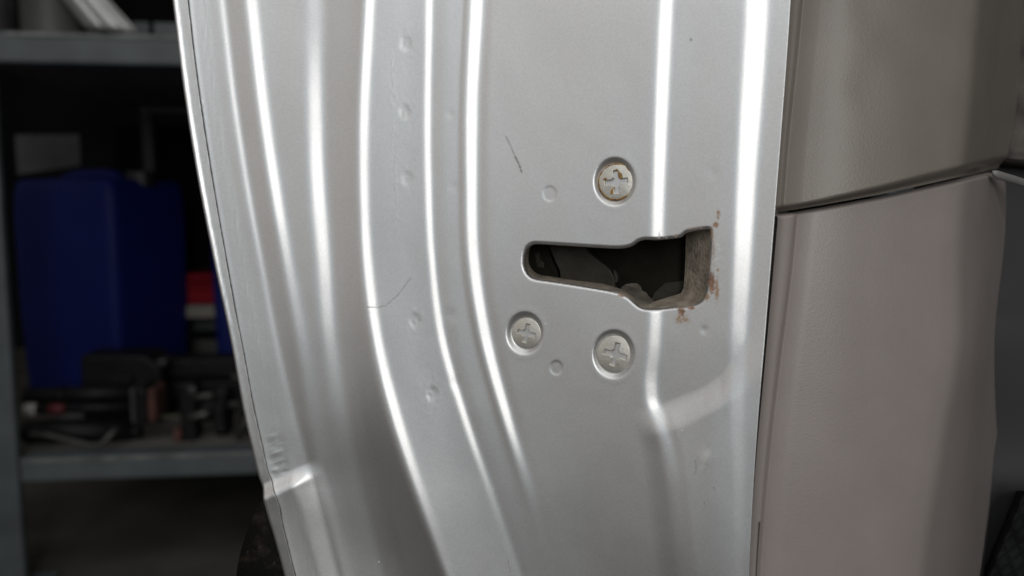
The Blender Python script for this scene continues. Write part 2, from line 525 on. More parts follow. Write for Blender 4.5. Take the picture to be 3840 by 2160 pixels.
def sdf(px, py, poly):
    """signed distance (negative inside) and nearest point"""
    p = np.stack([px, py], -1)
    best = np.full(px.shape, 1e9); near = np.zeros(p.shape)
    inside = np.zeros(px.shape, bool)
    for i in range(len(poly)):
        a = poly[i]; b = poly[(i + 1) % len(poly)]
        ab = b - a
        s = np.clip(((p - a) @ ab) / (ab @ ab + 1e-9), 0, 1)
        q = a + s[..., None] * ab
        d = np.hypot(*(np.moveaxis(p - q, -1, 0)))
        up = d < best
        best = np.where(up, d, best); near[up] = q[up]
        cond = ((a[1] > py) != (b[1] > py)) & (px < (b[0] - a[0]) * (py - a[1]) / (b[1] - a[1] + 1e-12) + a[0])
        inside ^= cond
    return np.where(inside, -best, best), near


r0, r1 = np.searchsorted(Y, [780, 1240])
c0 = int((X[r0:r1] < 1900).sum(axis=1).min()); c1 = int((X[r0:r1] < 2730).sum(axis=1).max())
sub = (slice(r0, r1), slice(c0, c1))
SD = np.full(X.shape, 1e3)
sd, near = sdf(X[sub], YY[sub], HC)
snap = (sd < 1.6) & (sd > -3.4)
lt_row = np.log(T)
X2 = X.copy()
X2[sub] = np.where(snap, near[..., 0], X[sub]); YY[sub] = np.where(snap, near[..., 1], YY[sub])
SD[sub] = np.where(snap, 0.0, sd)
# depth at the moved columns
for r in range(r0, r1):
    T[r] = np.interp(X2[r], X[r], T[r])
XG = X2


def t_at(px, py):
    px = np.atleast_1d(np.asarray(px, float)); py = np.atleast_1d(np.asarray(py, float))
    out = np.zeros(px.shape)
    for i, (a, b) in enumerate(zip(px.ravel(), py.ravel())):
        f = np.clip((b - Y[0]) / 4.0, 0, len(Y) - 1.001); k = int(f); f -= k
        out.ravel()[i] = (1 - f) * np.interp(a, X[k], Tb[k]) + f * np.interp(a, X[k + 1], Tb[k + 1])
    return out


Tb = hold_upright(integrate(X, ANG, ref_col, np.log(0.25) + Z))
nrm_a = math.radians(-17.0)
NV = math.sin(nrm_a) * RT - math.cos(nrm_a) * FW          # out of the sheet
MPX = 0.25 / FPX

# ---- pressed relief on the sheet (metres, + towards the viewer)
H = np.zeros_like(XG)
SCREWS = [(2302, 681, 0), (1964, 1250, 1), (2298, 1329, 2)]
SCREW_R = (74, 63, 74)
CX = math.cos(math.radians(24))


def rho(cx, cy, ax=CX, rot=0.0):
    dx = (XG - cx) / ax; dy = YY - cy
    return np.hypot(dx, dy)


for (cx, cy, i) in SCREWS:
    r = rho(cx + 3, cy, 0.865); s = SCREW_R[i]
    H -= 0.0013 * (1 - (0.6 * np.clip((r - s + 5) / 24, 0, 1) + 0.4 * sstep(s - 5, s + 19, r)))
    H += 0.00003 * np.exp(-((r - (s + 28)) / 12) ** 2)
for cx, cy, s in ((2061, 726, 27), (2086, 1379, 25)):
    r = rho(cx, cy, 0.88)
    H -= 0.00016 * (1 - sstep(s - 4, s + 6, r))
for k, (cx, cy) in enumerate(((1521, 165), (1519, 420), (1527, 668), (1556, 1202), (1621, 1477))):
    r = np.hypot((XG - cx) / 24, (YY - cy) / 31)
    H -= 0.00014 * (1 - sstep(.35, 1.2, r)) * (0.8 + 0.4 * vnoise(XG / 14, YY / 14, 40 + k))
    r2 = np.hypot((XG - cx + 32) / 14, (YY - cy - 14) / 16)
    q = np.exp(-(((XG - cx) / 46) ** 2 + ((YY - cy) / 90) ** 2))
    H += 0.00005 * q * (vnoise(XG / 9, YY / 14, 60 + k) - 0.5)
for cx, cy, s, d in ((2676, 650, 22, .00008), (2641, 1237, 14, .00016), (2640, 1715, 26, -.00010), (1690, 1180, 24, .00010), (1690, 430, 16, .00010), (1700, 700, 18, .00008), (1705, 1440, 22, .00012)):
    H -= d * np.exp(-(rho(cx, cy) / s) ** 2)
# rough sealed seam beside the spot welds
seam_x = np.interp(Y, [0, 300, 760, 1200, 1500], [1478, 1472, 1484, 1520, 1580])[:, None]
H += 0.00007 * np.exp(-((XG - seam_x) / 12) ** 2) * (vnoise(XG / 6, YY / 13, 3) - .45) * sstep(60, 240, YY) * (1 - sstep(760, 1000, YY))
# kink across the left flange where the black cladding begins
line = (YY - 1800) + (XG - 1090) * 0.47
H += 0.0030 * sstep(-38, 38, line) * np.exp(-np.maximum(line - 20, 0) / 230.0) * (1 - sstep(1085, 1230, XG - 0.30 * (YY - 1780)))
# puckered sealer just above the kink
rp = np.exp(-((XG - 1040 - (YY - 1700) * 0.12) / 30) ** 4) * sstep(1610, 1650, YY) * (1 - sstep(1770, 1792, YY))
H += rp * (0.00016 * (vnoise(XG / 55 + YY / 60, (YY + .35 * XG) / 9, 8) - .5) + 0.00016 * (vnoise(XG / 34, YY / 22, 9) - .5))
# ripples along the flange near the hem
fl = np.exp(-((XG - (A[:, None] - 22)) / 16) ** 2)
H += fl * 0.00007 * (vnoise(XG / 7, YY / 60, 15) - .5)
gq = np.exp(-((XG - 758 - (YY - 390) * .13) / 12) ** 2 - ((YY - 392) / 34) ** 2)
H += 0.00012 * gq * (vnoise(XG / 6, YY / 8, 54) - .6)
# floor of the pocket steps out below a slanting ledge
ly = np.interp(XG, [2300, 2491, 2560, 2640, 2703, 2740, 2790, 2990], [1560, 1506, 1478, 1446, 1400, 1345, 1270, 950])
hy = np.interp(XG, [2300, 2571, 2650, 2763, 2850, 2990], [1690, 1600, 1560, 1500, 1440, 1320])
led = sstep(0, 1, (YY - ly) / np.maximum(hy - ly, 30))
h8 = H8[:, None]; h9 = H9[:, None]
H += 0.0026 * led * sstep(-110, 60, XG - h8) * (0.8 - 0.4 * sstep(-120, 110, XG - h9))
# wear, orange-peel scale unevenness of the pressing
H += 0.00022 * (vnoise(XG / 190, YY / 260, 21) - .5) + 0.00005 * (vnoise(XG / 60, YY / 90, 22) - .5)
# edge of the opening rolls in
near_edge = np.clip(1 - np.maximum(SD, 0) / 8.0, 0, 1)
H -= 0.0005 * near_edge ** 2

# ---- stains: rust, chips, scratches
rust = np.zeros_like(XG); rtone = np.zeros_like(XG)
nz = 0.6 * vnoise(XG / 5, YY / 7, 31) + 0.4 * vnoise(XG / 2.5, YY / 3.5, 32)
for cx, cy, rx, ry, amt, tone in ((2684, 842, 13, 12, 1.1, .08), (2693, 806, 7, 22, .95, .12), (2668, 1062, 11, 40, 1.5, -.12), (2688, 1085, 10, 55, .95, .16),
                                  (2692, 1013, 8, 9, .8, .15), (2555, 1172, 15, 17, 1.5, -.08), (2558, 1196, 34, 24, .85, .16), (2592, 1155, 13, 7, 1.3, -.02),
                                  (2533, 884, 8, 6, 1.0, .1), (2668, 880, 7, 26, 1.3, .06), (2650, 1110, 12, 16, 1.3, .12), (2330, 1108, 20, 5, .9, .0), (1961, 985, 5, 7, 1.0, .1),
                                  (2610, 857, 40, 4, .9, .05), (2676, 940, 6, 60, .6, .22)):
    g = np.exp(-(((XG - cx) / rx) ** 2 + ((YY - cy) / ry) ** 2))
    v = 0.9 * sstep(.26, .74, g * amt * (0.15 + 1.5 * nz))
    v = np.maximum(v, .32 * sstep(.1, .8, g * (0.4 + 1.1 * nz)))
    rtone = np.where(v > rust, tone, rtone); rust = np.maximum(rust, v)
chip = np.zeros_like(XG)
g = np.exp(-(((XG - 2690) / 55) ** 2 + ((YY - 960) / 170) ** 2)) + np.exp(-(((XG - 2480) / 45) ** 2 + ((YY - 880) / 45) ** 2)) + .7 * np.exp(-(((XG - 2480) / 40) ** 2 + ((YY - 1230) / 60) ** 2))
chip = 0.75 * sstep(.80, .92, vnoise(XG / 6, YY / 7, 33) * 0.55 + np.minimum(g, 1) * 0.46)
dark = np.zeros_like(XG); smear = np.zeros_like(XG)


def stroke(field, pts, w, a):
    for (x0, y0), (x1, y1) in zip(pts[:-1], pts[1:]):
        d = np.array([x1 - x0, y1 - y0], float); l2 = d @ d
        s = np.clip(((XG - x0) * d[0] + (YY - y0) * d[1]) / l2, 0, 1)
        dd = np.hypot(XG - x0 - s * d[0], YY - y0 - s * d[1])
        np.maximum(field, a * (1 - sstep(w * 0.4, w * 1.4, dd)) * (0.55 + 0.6 * vnoise(XG / 8, YY / 8, 35)).clip(0, 1), out=field)


stroke(dark, [(1897, 512), (1917, 552), (1930, 585)], 2.6, .55)
stroke(dark, [(1932, 588), (1947, 618), (1956, 645)], 3.2, .85)
stroke(dark, [(1376, 1152), (1410, 1153), (1445, 1147), (1490, 1108), (1540, 1042)], 2.4, .42)
stroke(dark, [(1904, 2104), (1909, 2128), (1912, 2146)], 2.6, .6)
stroke(dark, [(2608, 1720), (2612, 1745), (2610, 1768)], 2.4, .45)
stroke(dark, [(2677, 1820), (2681, 1830)], 3, .6)
stroke(dark, [(2642, 1876), (2644, 1884)], 3, .6)
stroke(dark, [(2640, 2010), (2622, 2030), (2600, 2050)], 6, .38)
stroke(dark, [(2590, 146), (2592, 150)], 4, .6)
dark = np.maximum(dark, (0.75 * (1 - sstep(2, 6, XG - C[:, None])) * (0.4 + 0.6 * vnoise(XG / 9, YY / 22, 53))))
stroke(smear, [(2655, 1690), (2640, 1712), (2632, 1745)], 13, .16)
stroke(smear, [(1512, 424), (1514, 440)], 6, .9)
stroke(smear, [(1520, 690), (1536, 712)], 3, .8)
stroke(smear, [(1520, 130), (1514, 136)], 4, .8)
stroke(smear, [(1684, 425), (1692, 432)], 3, .7)
stroke(smear, [(1545, 1222), (1552, 1232)], 3, .6)

Vb = pt(XG, YY, T)
V = Vb + H[..., None] * NV
# the right-hand edge folds back behind the trim
Vf = pt(XG[:, -1:], YY[:, -1:], T[:, -1:] + 0.004) + 0.0002 * RT
Vf2 = pt(XG[:, -1:], YY[:, -1:], T[:, -1:] + 0.02) + 0.004 * RT
V = np.concatenate([V, Vf, Vf2], axis=1)
ext = lambda a: np.concatenate([a, a[:, -1:] * 0, a[:, -1:] * 0], axis=1)
deep = SD < -0.01
keep = ~(deep[:-1, :-1] | deep[1:, :-1] | deep[:-1, 1:] | deep[1:, 1:])
cx4 = 0.25 * (XG[:-1, :-1] + XG[1:, :-1] + XG[:-1, 1:] + XG[1:, 1:]); cy4 = 0.25 * (YY[:-1, :-1] + YY[1:, :-1] + YY[:-1, 1:] + YY[1:, 1:])
allz = (SD[:-1, :-1] <= 0) & (SD[1:, :-1] <= 0) & (SD[:-1, 1:] <= 0) & (SD[1:, 1:] <= 0)
ii = np.argwhere(allz & keep)
if len(ii):
    s4, _ = sdf(cx4[tuple(ii.T)], cy4[tuple(ii.T)], HC)
    keep[tuple(ii[s4 < 0].T)] = False
keep = np.concatenate([keep, np.ones((keep.shape[0], 2), bool)], axis=1)
sheet = grid_mesh('inner_panel', V, M_PAINT, DOOR, keep, {'rust': ext(rust), 'rusttone': ext(rtone), 'chip': ext(chip), 'dark': ext(dark), 'smear': ext(smear)})

# ---- folded hem of the outer skin along the left silhouette
tC = np.array([np.interp(C[i], X[i], Tb[i]) for i in range(len(Y))])
HK = [(E, Z - 3.0), (E + 3, Z - 0.6), (E + 9, rowl([1, 1, 1, .85, .62, .48, .40, .36])), (E + 17, rowl([1, 1, 1, .85, .62, .48, .40, .36])),
      (E + 27, rowl([.42, .42, .42, .40, .40, .38, .36, .36])), (C - 12, rowl([.36, .38, .40, .40, .40, .38, .36, .36])), (C - 4, Z + .3), (C + 1, Z + 2.3)]
HX, HF = build_rows(HK, 3.0)
HA = np.clip(n_key(HX) - (1 - HF) * 36, -72, 62)
HT = integrate(HX, HA, np.full(len(Y), HX.shape[1] - 1), np.log(tC - 0.0004))
HYY = np.broadcast_to(Y[:, None], HX.shape)
hline = (HYY - 1800) + (HX - 1090) * 0.47
HH = 0.0030 * sstep(-38, 38, hline) * np.exp(-np.maximum(hline - 20, 0) / 230.0) + 0.00006 * (vnoise(HX / 8, HYY / 30, 51) - .5)
HV = pt(HX, HYY, HT) + HH[..., None] * NV
bk = HV[:, :1] + 0.0015 * FW + 0.0004 * RT
bk2 = HV[:, :1] + 0.006 * FW + 0.0022 * RT
tuck = HV[:, -1:] + 0.0035 * FW
HV = np.concatenate([bk2, bk, HV, tuck], axis=1)
zz = np.zeros(HV.shape[:2])
hd = zz.copy(); hd[:, -3:] = 0.55 + 0.4 * vnoise(np.arange(3)[None, :] + Y[:, None] * 0, Y[:, None] / 16 + zz[:, :3], 52)
hem = grid_mesh('hem_flange', HV, M_PAINT, DOOR, None, {'rust': zz, 'dark': hd})
# outer skin going back behind the hem
sk = [bk2[:, 0] + d * (math.cos(math.radians(14)) * FW + math.sin(math.radians(14)) * RT) for d in (0.0005, 0.05, 0.12, 0.25, 0.4)]
grid_mesh('outer_skin', np.stack(sk[::-1], axis=1), M_PAINT, DOOR)

# ---- black cladding strip under the kink
cl = [(1006, 1862), (990, 1866), (971, 1880), (948, 1923), (928, 1969), (909, 2026), (894, 2072), (884, 2114), (878, 2160), (872, 2235), (1120, 2235), (1096, 2150), (1060, 2010), (1030, 1925)]
cl = np.array(cl, float)
clm = cl.mean(axis=0)
tcl = float(np.interp(2000, Y, HT[:, 4])) + 0.004
rings = []
for sc_, dz in ((0.90, 0.0), (0.965, 0.0012), (0.99, 0.003), (1.0, 0.007), (1.0, 0.05), (1.0, 0.25)):
    q = clm + (cl - clm) * sc_
    P = pt(q[:, 0], q[:, 1], np.full(len(q), tcl))
    rings.append(P + dz * (math.cos(math.radians(14)) * FW + math.sin(math.radians(14)) * RT))
bm = bmesh.new()
bv = [[bm.verts.new(p) for p in rg] for rg in rings]
for a, b in zip(bv[:-1], bv[1:]):
    for i in range(len(a)):
        bm.faces.new((a[i], a[(i + 1) % len(a)], b[(i + 1) % len(a)], b[i]))
bm.faces.new(bv[0])


def cladding_mat():
    m, nt, p = new_mat('scuffed_cladding')
    L = nt.links.new
    tc = nt.nodes.new('ShaderNodeTexCoord')
    def noise(s, d=5, r=0.6):
        n = nt.nodes.new('ShaderNodeTexNoise'); n.inputs['Scale'].default_value = s; n.inputs['Detail'].default_value = d; n.inputs['Roughness'].default_value = r
        L(tc.outputs['Object'], n.inputs['Vector']); return n.outputs['Fac']
    def band(v, a, b):
        q = nt.nodes.new('ShaderNodeMapRange'); q.inputs['From Min'].default_value = a; q.inputs['From Max'].default_value = b
        L(v, q.inputs['Value']); return q.outputs['Result']
    c = mix(nt, band(noise(160, 8, .7), .52, .75), (0.004, 0.0037, 0.0035, 1), (0.026, 0.020, 0.016, 1))
    c = mix(nt, band(noise(420, 6, .7), .66, .72), c, (0.22, 0.20, 0.18, 1))
    L(c, p.inputs['Base Color'])
    p.inputs['Roughness'].default_value = 0.75
    p.inputs['Specular IOR Level'].default_value = 0.12
    return m


bm_obj('side_cladding', bm, cladding_mat(), DOOR, smooth=True)

# ---- rim of the opening: cut edge of the sheet, facing into the hole
th = t_at(HC[:, 0], HC[:, 1])
P0 = pt(HC[:, 0], HC[:, 1], th) - 0.0005 * NV
cen = HC.mean(axis=0)


def inset(poly, d):
    nx = np.roll(poly, -1, 0) - np.roll(poly, 1, 0)
    nn = np.stack([-nx[:, 1], nx[:, 0]], -1); nn /= np.linalg.norm(nn, axis=1)[:, None] + 1e-9
    return poly + nn * d


rim_rows = [P0 + 0.00005 * NV]
for d, dep in ((1.4, 0.00065), (2.8, 0.0009), (3.6, 0.0013), (3.6, 0.0022)):
    q = inset(HC, d)
    rim_rows.append(pt(q[:, 0], q[:, 1], th) - dep * NV)
RV = np.stack(rim_rows)
RV = np.concatenate([RV, RV[:, :1]], axis=1)
rx = np.concatenate([HC[:, 0], HC[:1, 0]]); ry = np.concatenate([HC[:, 1], HC[:1, 1]])
rrim = np.zeros(len(rx)); rt_ = np.zeros(len(rx))
rrim = np.maximum(rrim, 0.9 * (rx > 2655) * sstep(0.2, .5, vnoise(ry / 9, rx / 9, 71) + .35 * (ry > 1030)))
rrim = np.maximum(rrim, 0.9 * np.exp(-((rx - 2552) / 18) ** 2) * (ry > 1000)); rrim = np.maximum(rrim, .8 * np.exp(-((rx - 2592) / 14) ** 2) * (ry > 1000))
rrim = np.maximum(rrim, .7 * np.exp(-((rx - 2330) / 25) ** 2) * (ry > 1000))
rt_ = np.where(ry > 1030, -0.05, 0.14)
ones = np.ones((len(rim_rows), 1))
grid_mesh('opening_rim', RV, M_PAINT, DOOR, None, {'rust': ones * rrim[None], 'rusttone': ones * rt_[None]})

# ---- latch inside the opening
O_ = pt(np.array(2316.), np.array(1010.), np.array(float(t_at(2316, 880)[0])))
pa = pt(np.array([1955., 2675.]), np.array([1000., 1000.]), t_at([1955, 2675], [1000, 1000]))
ax = pa[1] - pa[0]; ax /= np.linalg.norm(ax)
NL = np.cross(ax, UP); NL /= np.linalg.norm(NL)
if NL @ FW > 0: NL = -NL
OL = pa.mean(axis=0)


def on_plane(px, py, depth):
    u, v = rays(px, py)
    d = FW + u[..., None] * RT + v[..., None] * UP
    t = ((OL - depth * NL - CAM) @ NL) / (d @ NL)
    return CAM + t[..., None] * d


lin = []
for k, dep in ((0.0, 0.0030), (0.18, 0.0042), (0.55, 0.0075), (0.85, 0.0105), (1.0, 0.0120)):
    q = inset(HC, 1.0) * (1 - k) + HI * k
    lin.append(on_plane(q[:, 0], q[:, 1], dep))
LV = np.stack(lin); LV = np.concatenate([LV, LV[:, :1]], axis=1)
LATCH_N = None
grid_mesh('latch_liner', LV, M_DUST, DOOR)


def poly_plate(name, pts, d0, d1, mat, parent, bevel=0.0003):
    pts = np.array(pts, float)
    a = on_plane(pts[:, 0], pts[:, 1], d0)
    b = a - (d1 - d0) * NL
    bm = bmesh.new()
    va = [bm.verts.new(p) for p in a]; vb = [bm.verts.new(p) for p in b]
    bm.faces.new(va); bm.faces.new(vb[::-1])
    n = len(va)
    for i in range(n):
        bm.faces.new((va[i], vb[i], vb[(i + 1) % n], va[(i + 1) % n]))
    return bm_obj(name, bm, mat, parent, bevel=bevel)


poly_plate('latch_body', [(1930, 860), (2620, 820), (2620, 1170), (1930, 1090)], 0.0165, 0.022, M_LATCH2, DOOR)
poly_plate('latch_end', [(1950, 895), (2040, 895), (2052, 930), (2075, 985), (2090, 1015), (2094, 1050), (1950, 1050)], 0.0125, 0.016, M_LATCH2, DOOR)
poly_plate('latch_plate', [(2047, 895), (2188, 895), (2197, 927), (2216, 952), (2244, 975), (2272, 996), (2292, 1016), (2303, 1038), (2306, 1058), (2306, 1095), (2102, 1060), (2098, 1018), (2082, 984), (2060, 930)], 0.0120, 0.016, M_LATCH, DOOR, 0.0005)
poly_plate('latch_catch', [(2296, 1005), (2312, 1022), (2318, 1042), (2314, 1062), (2302, 1066), (2300, 1030)], 0.0118, 0.016, M_LATCH, DOOR, 0.0008)
poly_plate('latch_slot', [(2002, 948), (2022, 944), (2024, 972), (2040, 985), (2038, 1006), (2014, 1002)], 0.0122, 0.0128, M_LATCH, DOOR)
poly_plate('latch_stop', [(2436, 1132), (2452, 1098), (2492, 1060), (2566, 1052), (2566, 1090), (2520, 1118)], 0.0152, 0.016, M_LATCH, DOOR, 0.0004)
# dusty ramp at the bottom of the mouth
bm = bmesh.new()
rp_ = [on_plane(np.array(float(x)), np.array(float(y)), d) for x, y, d in
       ((2328, 1078, .0140), (2344, 1067, .0152), (2366, 1062, .0158), (2388, 1062, .0160), (2402, 1072, .0160), (2408, 1088, .0158), (2424, 1098, .0155), (2434, 1112, .0148), (2452, 1126, .0130), (2440, 1146, .0080), (2410, 1144, .0070), (2376, 1128, .0070), (2336, 1100, .0080))]
bm.faces.new([bm.verts.new(p) for p in rp_])
bm_obj('latch_ramp', bm, simple_mat('dusty_ramp', (0.11, 0.097, 0.08), 0.85, var=0.55, scale=180, bump=0.5, bscale=700), DOOR)


# ---- Phillips screws
def make_screw(i, rusty, ang):
    cx, cy, _ = SCREWS[i]
    R_ = SCREW_R[i] * MPX * 0.985
    loc = pt(np.array(float(cx + 8)), np.array(float(cy)), t_at(cx, cy)[0] + np.array(0.0)) - 0.0008 * NV
    e1 = np.cross(UP, NV); e1 /= np.linalg.norm(e1); e2 = np.cross(NV, e1)
    n_r, n_a = 44, 120
    rr = np.linspace(0, 1.0, n_r); aa = np.linspace(0, 2 * math.pi, n_a + 1)
    RR, AA = np.meshgrid(rr, aa, indexing='ij')
    x = RR * np.cos(AA); y = RR * np.sin(AA)
    z = 0.10 * (1 - RR**2) + 0.03
    z -= 0.16 * sstep(.93, 1.0, RR) ** 2
    c, s = math.cos(ang), math.sin(ang)
    xr = x * c + y * s; yr = -x * s + y * c
    wob = 0.02 * (vnoise(x * 6 + 20, y * 6 + 20, 80 + i) - .5)
    arm = np.minimum(np.maximum(np.abs(xr) / 0.56, np.abs(yr) / 0.115), np.maximum(np.abs(yr) / 0.56, np.abs(xr) / 0.115))
    flare = np.hypot(xr, yr) / 0.24
    arm = np.minimum(arm, flare) + wob * 2.0
    z -= 0.78 * (1 - sstep(0.80, 1.10, arm)) * (1 - 0.5 * RR / 0.56).clip(0.3, 1)
    z += 0.004 * (vnoise(x * 9 + 40, y * 9 + 40, 84 + i) - .5)
    V_ = loc + (x[..., None] * e1 + y[..., None] * e2) * R_ + z[..., None] * R_ * NV
    skirt = loc + (np.cos(aa)[None, :, None] * e1 + np.sin(aa)[None, :, None] * e2) * R_ * 0.99 - 0.35 * R_ * NV
    V_ = np.concatenate([V_, skirt], axis=0)
    rs = np.zeros(V_.shape[:2])
    if rusty:
        a = rs[:-1]
        a += .66 * sstep(.80, .92, RR)
        a *= .8 + .5 * (vnoise(x * 3 + 9, y * 3 + 9, 99))
        a += 1.0 * np.exp(-(((x - .04) / .17) ** 2 + ((y - .40) / .26) ** 2)) + 1.0 * np.exp(-(((x - .22) / .16) ** 2 + ((y - .20) / .22) ** 2))
        a += .95 * np.exp(-(((x + .58) / .12) ** 2 + ((y - .16) / .08) ** 2)) + .95 * np.exp(-(((x + .22) / .11) ** 2 + ((y + .52) / .16) ** 2)) + .8 * np.exp(-(((x + .02) / .16) ** 2 + ((y + .30) / .10) ** 2))
        a += .5 * np.exp(-(((x - .65) / .12) ** 2 + ((y - .62) / .12) ** 2)) + .5 * np.exp(-(((x - .35) / .1) ** 2 + ((y + .85) / .1) ** 2))
        rs[-1] = .8
    else:
        rs[:-1] += .28 * sstep(.9, .97, RR) + .35 * np.exp(-((x / .12) ** 2 + (y / .16) ** 2)); rs[-1] = .3
    o = grid_mesh('screw', V_, M_SCREW, DOOR, None, {'rust': rs})
    return o


tag(make_screw(0, True, math.radians(4)), 'screw with rust around its rim and in its cross slot')
make_screw(1, False, math.radians(-12))
make_screw(2, False, math.radians(-14))

# ---- interior trim: upper panel and lower panel
tR = np.array([Tb[i, -1] for i in range(len(Y))])


def seam_y(x):
    return np.interp(x, [2850, 2921, 3000, 3114, 3321, 3528, 3666, 3760, 3860], [795, 787, 776, 757, 719, 674, 643, 622, 603])


def trim_grid(name, rows, knots, top, bottom, t0, nrow, edge_fn, mat=M_TRIM):
    """knots: list of (x values per row, angles per row)"""
    rows = np.array(rows, float)
    yv = np.linspace(0, 1, nrow)
    mid = [k[0] for k in knots]
    # horizontal reference rows in y
    yr = np.linspace(rows[0], rows[-1], nrow)
    xs = np.array([hermite(rows, np.broadcast_to(np.asarray(k[0], float), rows.shape), yr) for k in knots])
    an = np.array([np.interp(yr, rows, np.broadcast_to(np.asarray(k[1], float), rows.shape)) for k in knots])
    cx, ca = [], []
    for i in range(len(knots) - 1):
        n = max(2, int(np.median(xs[i + 1] - xs[i]) / 6))
        s = np.linspace(0, 1, n, endpoint=False)[:, None]; ss = s * s * (3 - 2 * s)
        cx.append(xs[i] * (1 - s) + xs[i + 1] * s); ca.append(an[i] * (1 - ss) + an[i + 1] * ss)
    cx.append(xs[-1:]); ca.append(an[-1:])
    XX = np.concatenate(cx).T; AN = np.concatenate(ca).T
    TT = integrate(XX, AN, np.zeros(nrow, int), np.log(np.interp(yr, Y, tR) + t0))
    # bend the rows on to the seam
    lo = top(XX); hi = bottom(XX)
    w = (yr[:, None] - yr[0]) / (yr[-1] - yr[0])
    YG = lo * (1 - w) + hi * w
    P = pt(XX, YG, TT)
    P = P + edge_fn(XX, YG)[..., None] * FW
    # turn the right-hand edge back
    P = np.concatenate([P, P[:, -1:] + 0.01 * FW - 0.0005 * RT, P[:, -1:] + 0.05 * FW - 0.002 * RT], axis=1)
    return grid_mesh(name, P, mat, DOOR)


RUx = np.interp([-424, 80, 580, 800], Y, R)
GU = np.array([3046, 3004, 2954, 2936.])
DU = np.array([3695, 3650, 3612, 3590.]); EU = np.array([3880, 3838, 3810, 3772.])
KU = [(RUx - 3, 35), (RUx + 14, 8), (GU - 14, 2), (GU - 5, 50), (GU + 1, 25), (GU + 6, -40), (GU + 28, -38), (GU + 75, -12), (GU * 0 + 3240, 0),
      (DU - 60, 8), (DU - 20, 14), (DU + 45, 50), (EU - 40, 60), (EU - 8, 70), (EU, 80)]
trim_grid('upper_trim_panel', [-424, 80, 580, 800], KU, lambda x: np.full_like(x, -424), lambda x: seam_y(x) + 4, 0.0008, 200,
          lambda x, y: 0.0050 * (1 - sstep(0, 1, (seam_y(x) - y) / (14 + 30 * sstep(2950, 3600, x)))) ** 1.5 + 0.00012 * (vnoise(x / 120, y / 160, 90) - .5))
rl = [600, 800, 1280, 1580, 1980, 2520]
RLx = np.interp(rl, Y, R)
GL = np.array([2992, 2974, 2920, 2889, 2858, 2836.])
DL = np.array([3600, 3580, 3572, 3520, 3457, 3385.]); EL = np.array([3774, 3773, 3730, 3738, 3780, 3735.])
KL = [(RLx - 3, 45), (RLx + 12, 12), (RLx + 26, 2), (GL - 16, 6), (GL - 6, 52), (GL + 1, 20), (GL + 6, -35), (GL + 34, -16), (GL + 90, -3), (GL * 0 + 3250, 3),
      (DL - 70, 8), (DL - 20, 14), (DL + 50, 42), (EL - 50, [52, 52, 52, 56, 60, 60]), (EL - 10, [64, 64, 64, 62, 66, 66]), (EL, 78)]


def low_edge(x, y):
    d = y - seam_y(x) - 14
    roll = 0.0060 * (1 - sstep(0, 1, (d + 6) / 26.0)) ** 2
    corner = 0.006 * np.exp(-((x - 3774) / 26) ** 2) * np.exp(-np.maximum(d, 0) / 22)
    return roll + corner + 0.00015 * (vnoise(x / 140, y / 260, 91) - .5)


trim_grid('lower_trim_panel', rl, KL, lambda x: seam_y(x) + 12, lambda x: np.full_like(x, 2520), 0.0004, 340, low_edge, M_TRIM_LOW_LIT)

# ---- deep inner side of the door beyond the trim edge
tE = float(np.interp(800, Y, tR)) + 0.030


def slab(name, quad, t0, thick, mat, bevel=0.002):
    bm = bmesh.new()
    q = np.array(quad, float)
    a = pt(q[:, 0], q[:, 1], t0 + np.zeros(len(q)) if np.isscalar(t0) else np.array(t0, float))
    va = [bm.verts.new(p) for p in a]; vb = [bm.verts.new(p + thick * FW) for p in a]
    bm.faces.new(va); bm.faces.new(vb[::-1])
    n = len(va)
    for i in range(n):
        bm.faces.new((va[i], vb[i], vb[(i + 1) % n], va[(i + 1) % n]))
    return bm_obj(name, bm, mat, DOOR, bevel=bevel, smooth=False)


slab('inner_skin', [(3500, -700), (4700, -700), (4700, 3000), (3500, 3000)], tE + 0.11, 0.02, M_SHADETRIM)
slab('fabric_insert', [(3760, -200), (4300, -200), (4300, 640), (3760, 600)], tE + 0.085, 0.015, M_FABRIC, 0.004)
px_, py_ = np.meshgrid(np.arange(3600, 4300, 14.0), np.arange(480, 2300, 14.0))
grid_mesh('door_pocket', pt(px_, py_, tE + 0.104 - 0.040 * sstep(1180, 1800, py_) + 0.05 * sstep(3820, 4300, px_) ** 2), simple_mat('pocket_plastic', (0.040, 0.040, 0.042), 0.6, var=0.1, scale=20), DOOR)
# pale strip that runs off to the right from the seam
bm = bmesh.new()
path = [(3722, 648, .022), (3738, 655, .024), (3800, 673, .035), (3900, 706, .05), (4200, 800, .08)]
prev = None
for x, y, dt in path:
    c0_ = pt(np.array(float(x)), np.array(float(y)), np.array(tE - 0.03 + dt))
    hw_ = (17 if x > 3730 else 9) * MPX
    ring = [bm.verts.new(c0_ + math.cos(a) * hw_ * UP + math.sin(a) * hw_ * 0.8 * FW) for a in np.linspace(0, 2 * math.pi, 12, endpoint=False)]
    if prev:
        for i in range(12):
            bm.faces.new((prev[i], prev[(i + 1) % 12], ring[(i + 1) % 12], ring[i]))
    else:
        bm.faces.new(ring)
    prev = ring
bm.faces.new(prev)
bm_obj('trim_strip', bm, M_STRIP, DOOR, smooth=True)
# speaker grille: a curved plate with a raised knobbly face
gx, gy = np.meshgrid(np.arange(3690, 4100, 5.0), np.arange(1840, 2260, 5.0))
gt = tE + 0.046 + 0.010 * ((gx - 3800) / 300) ** 2 - 0.0010 * (np.sin(gx / 9.0 + gy / 22) * np.sin(gy / 11.0)) + 0.03 * sstep(0, 1, (3835 - gx - (gy - 1870) * 0.42) / 60)
grid_mesh('speaker_grille', pt(gx, gy, gt), M_GRILLE, DOOR)

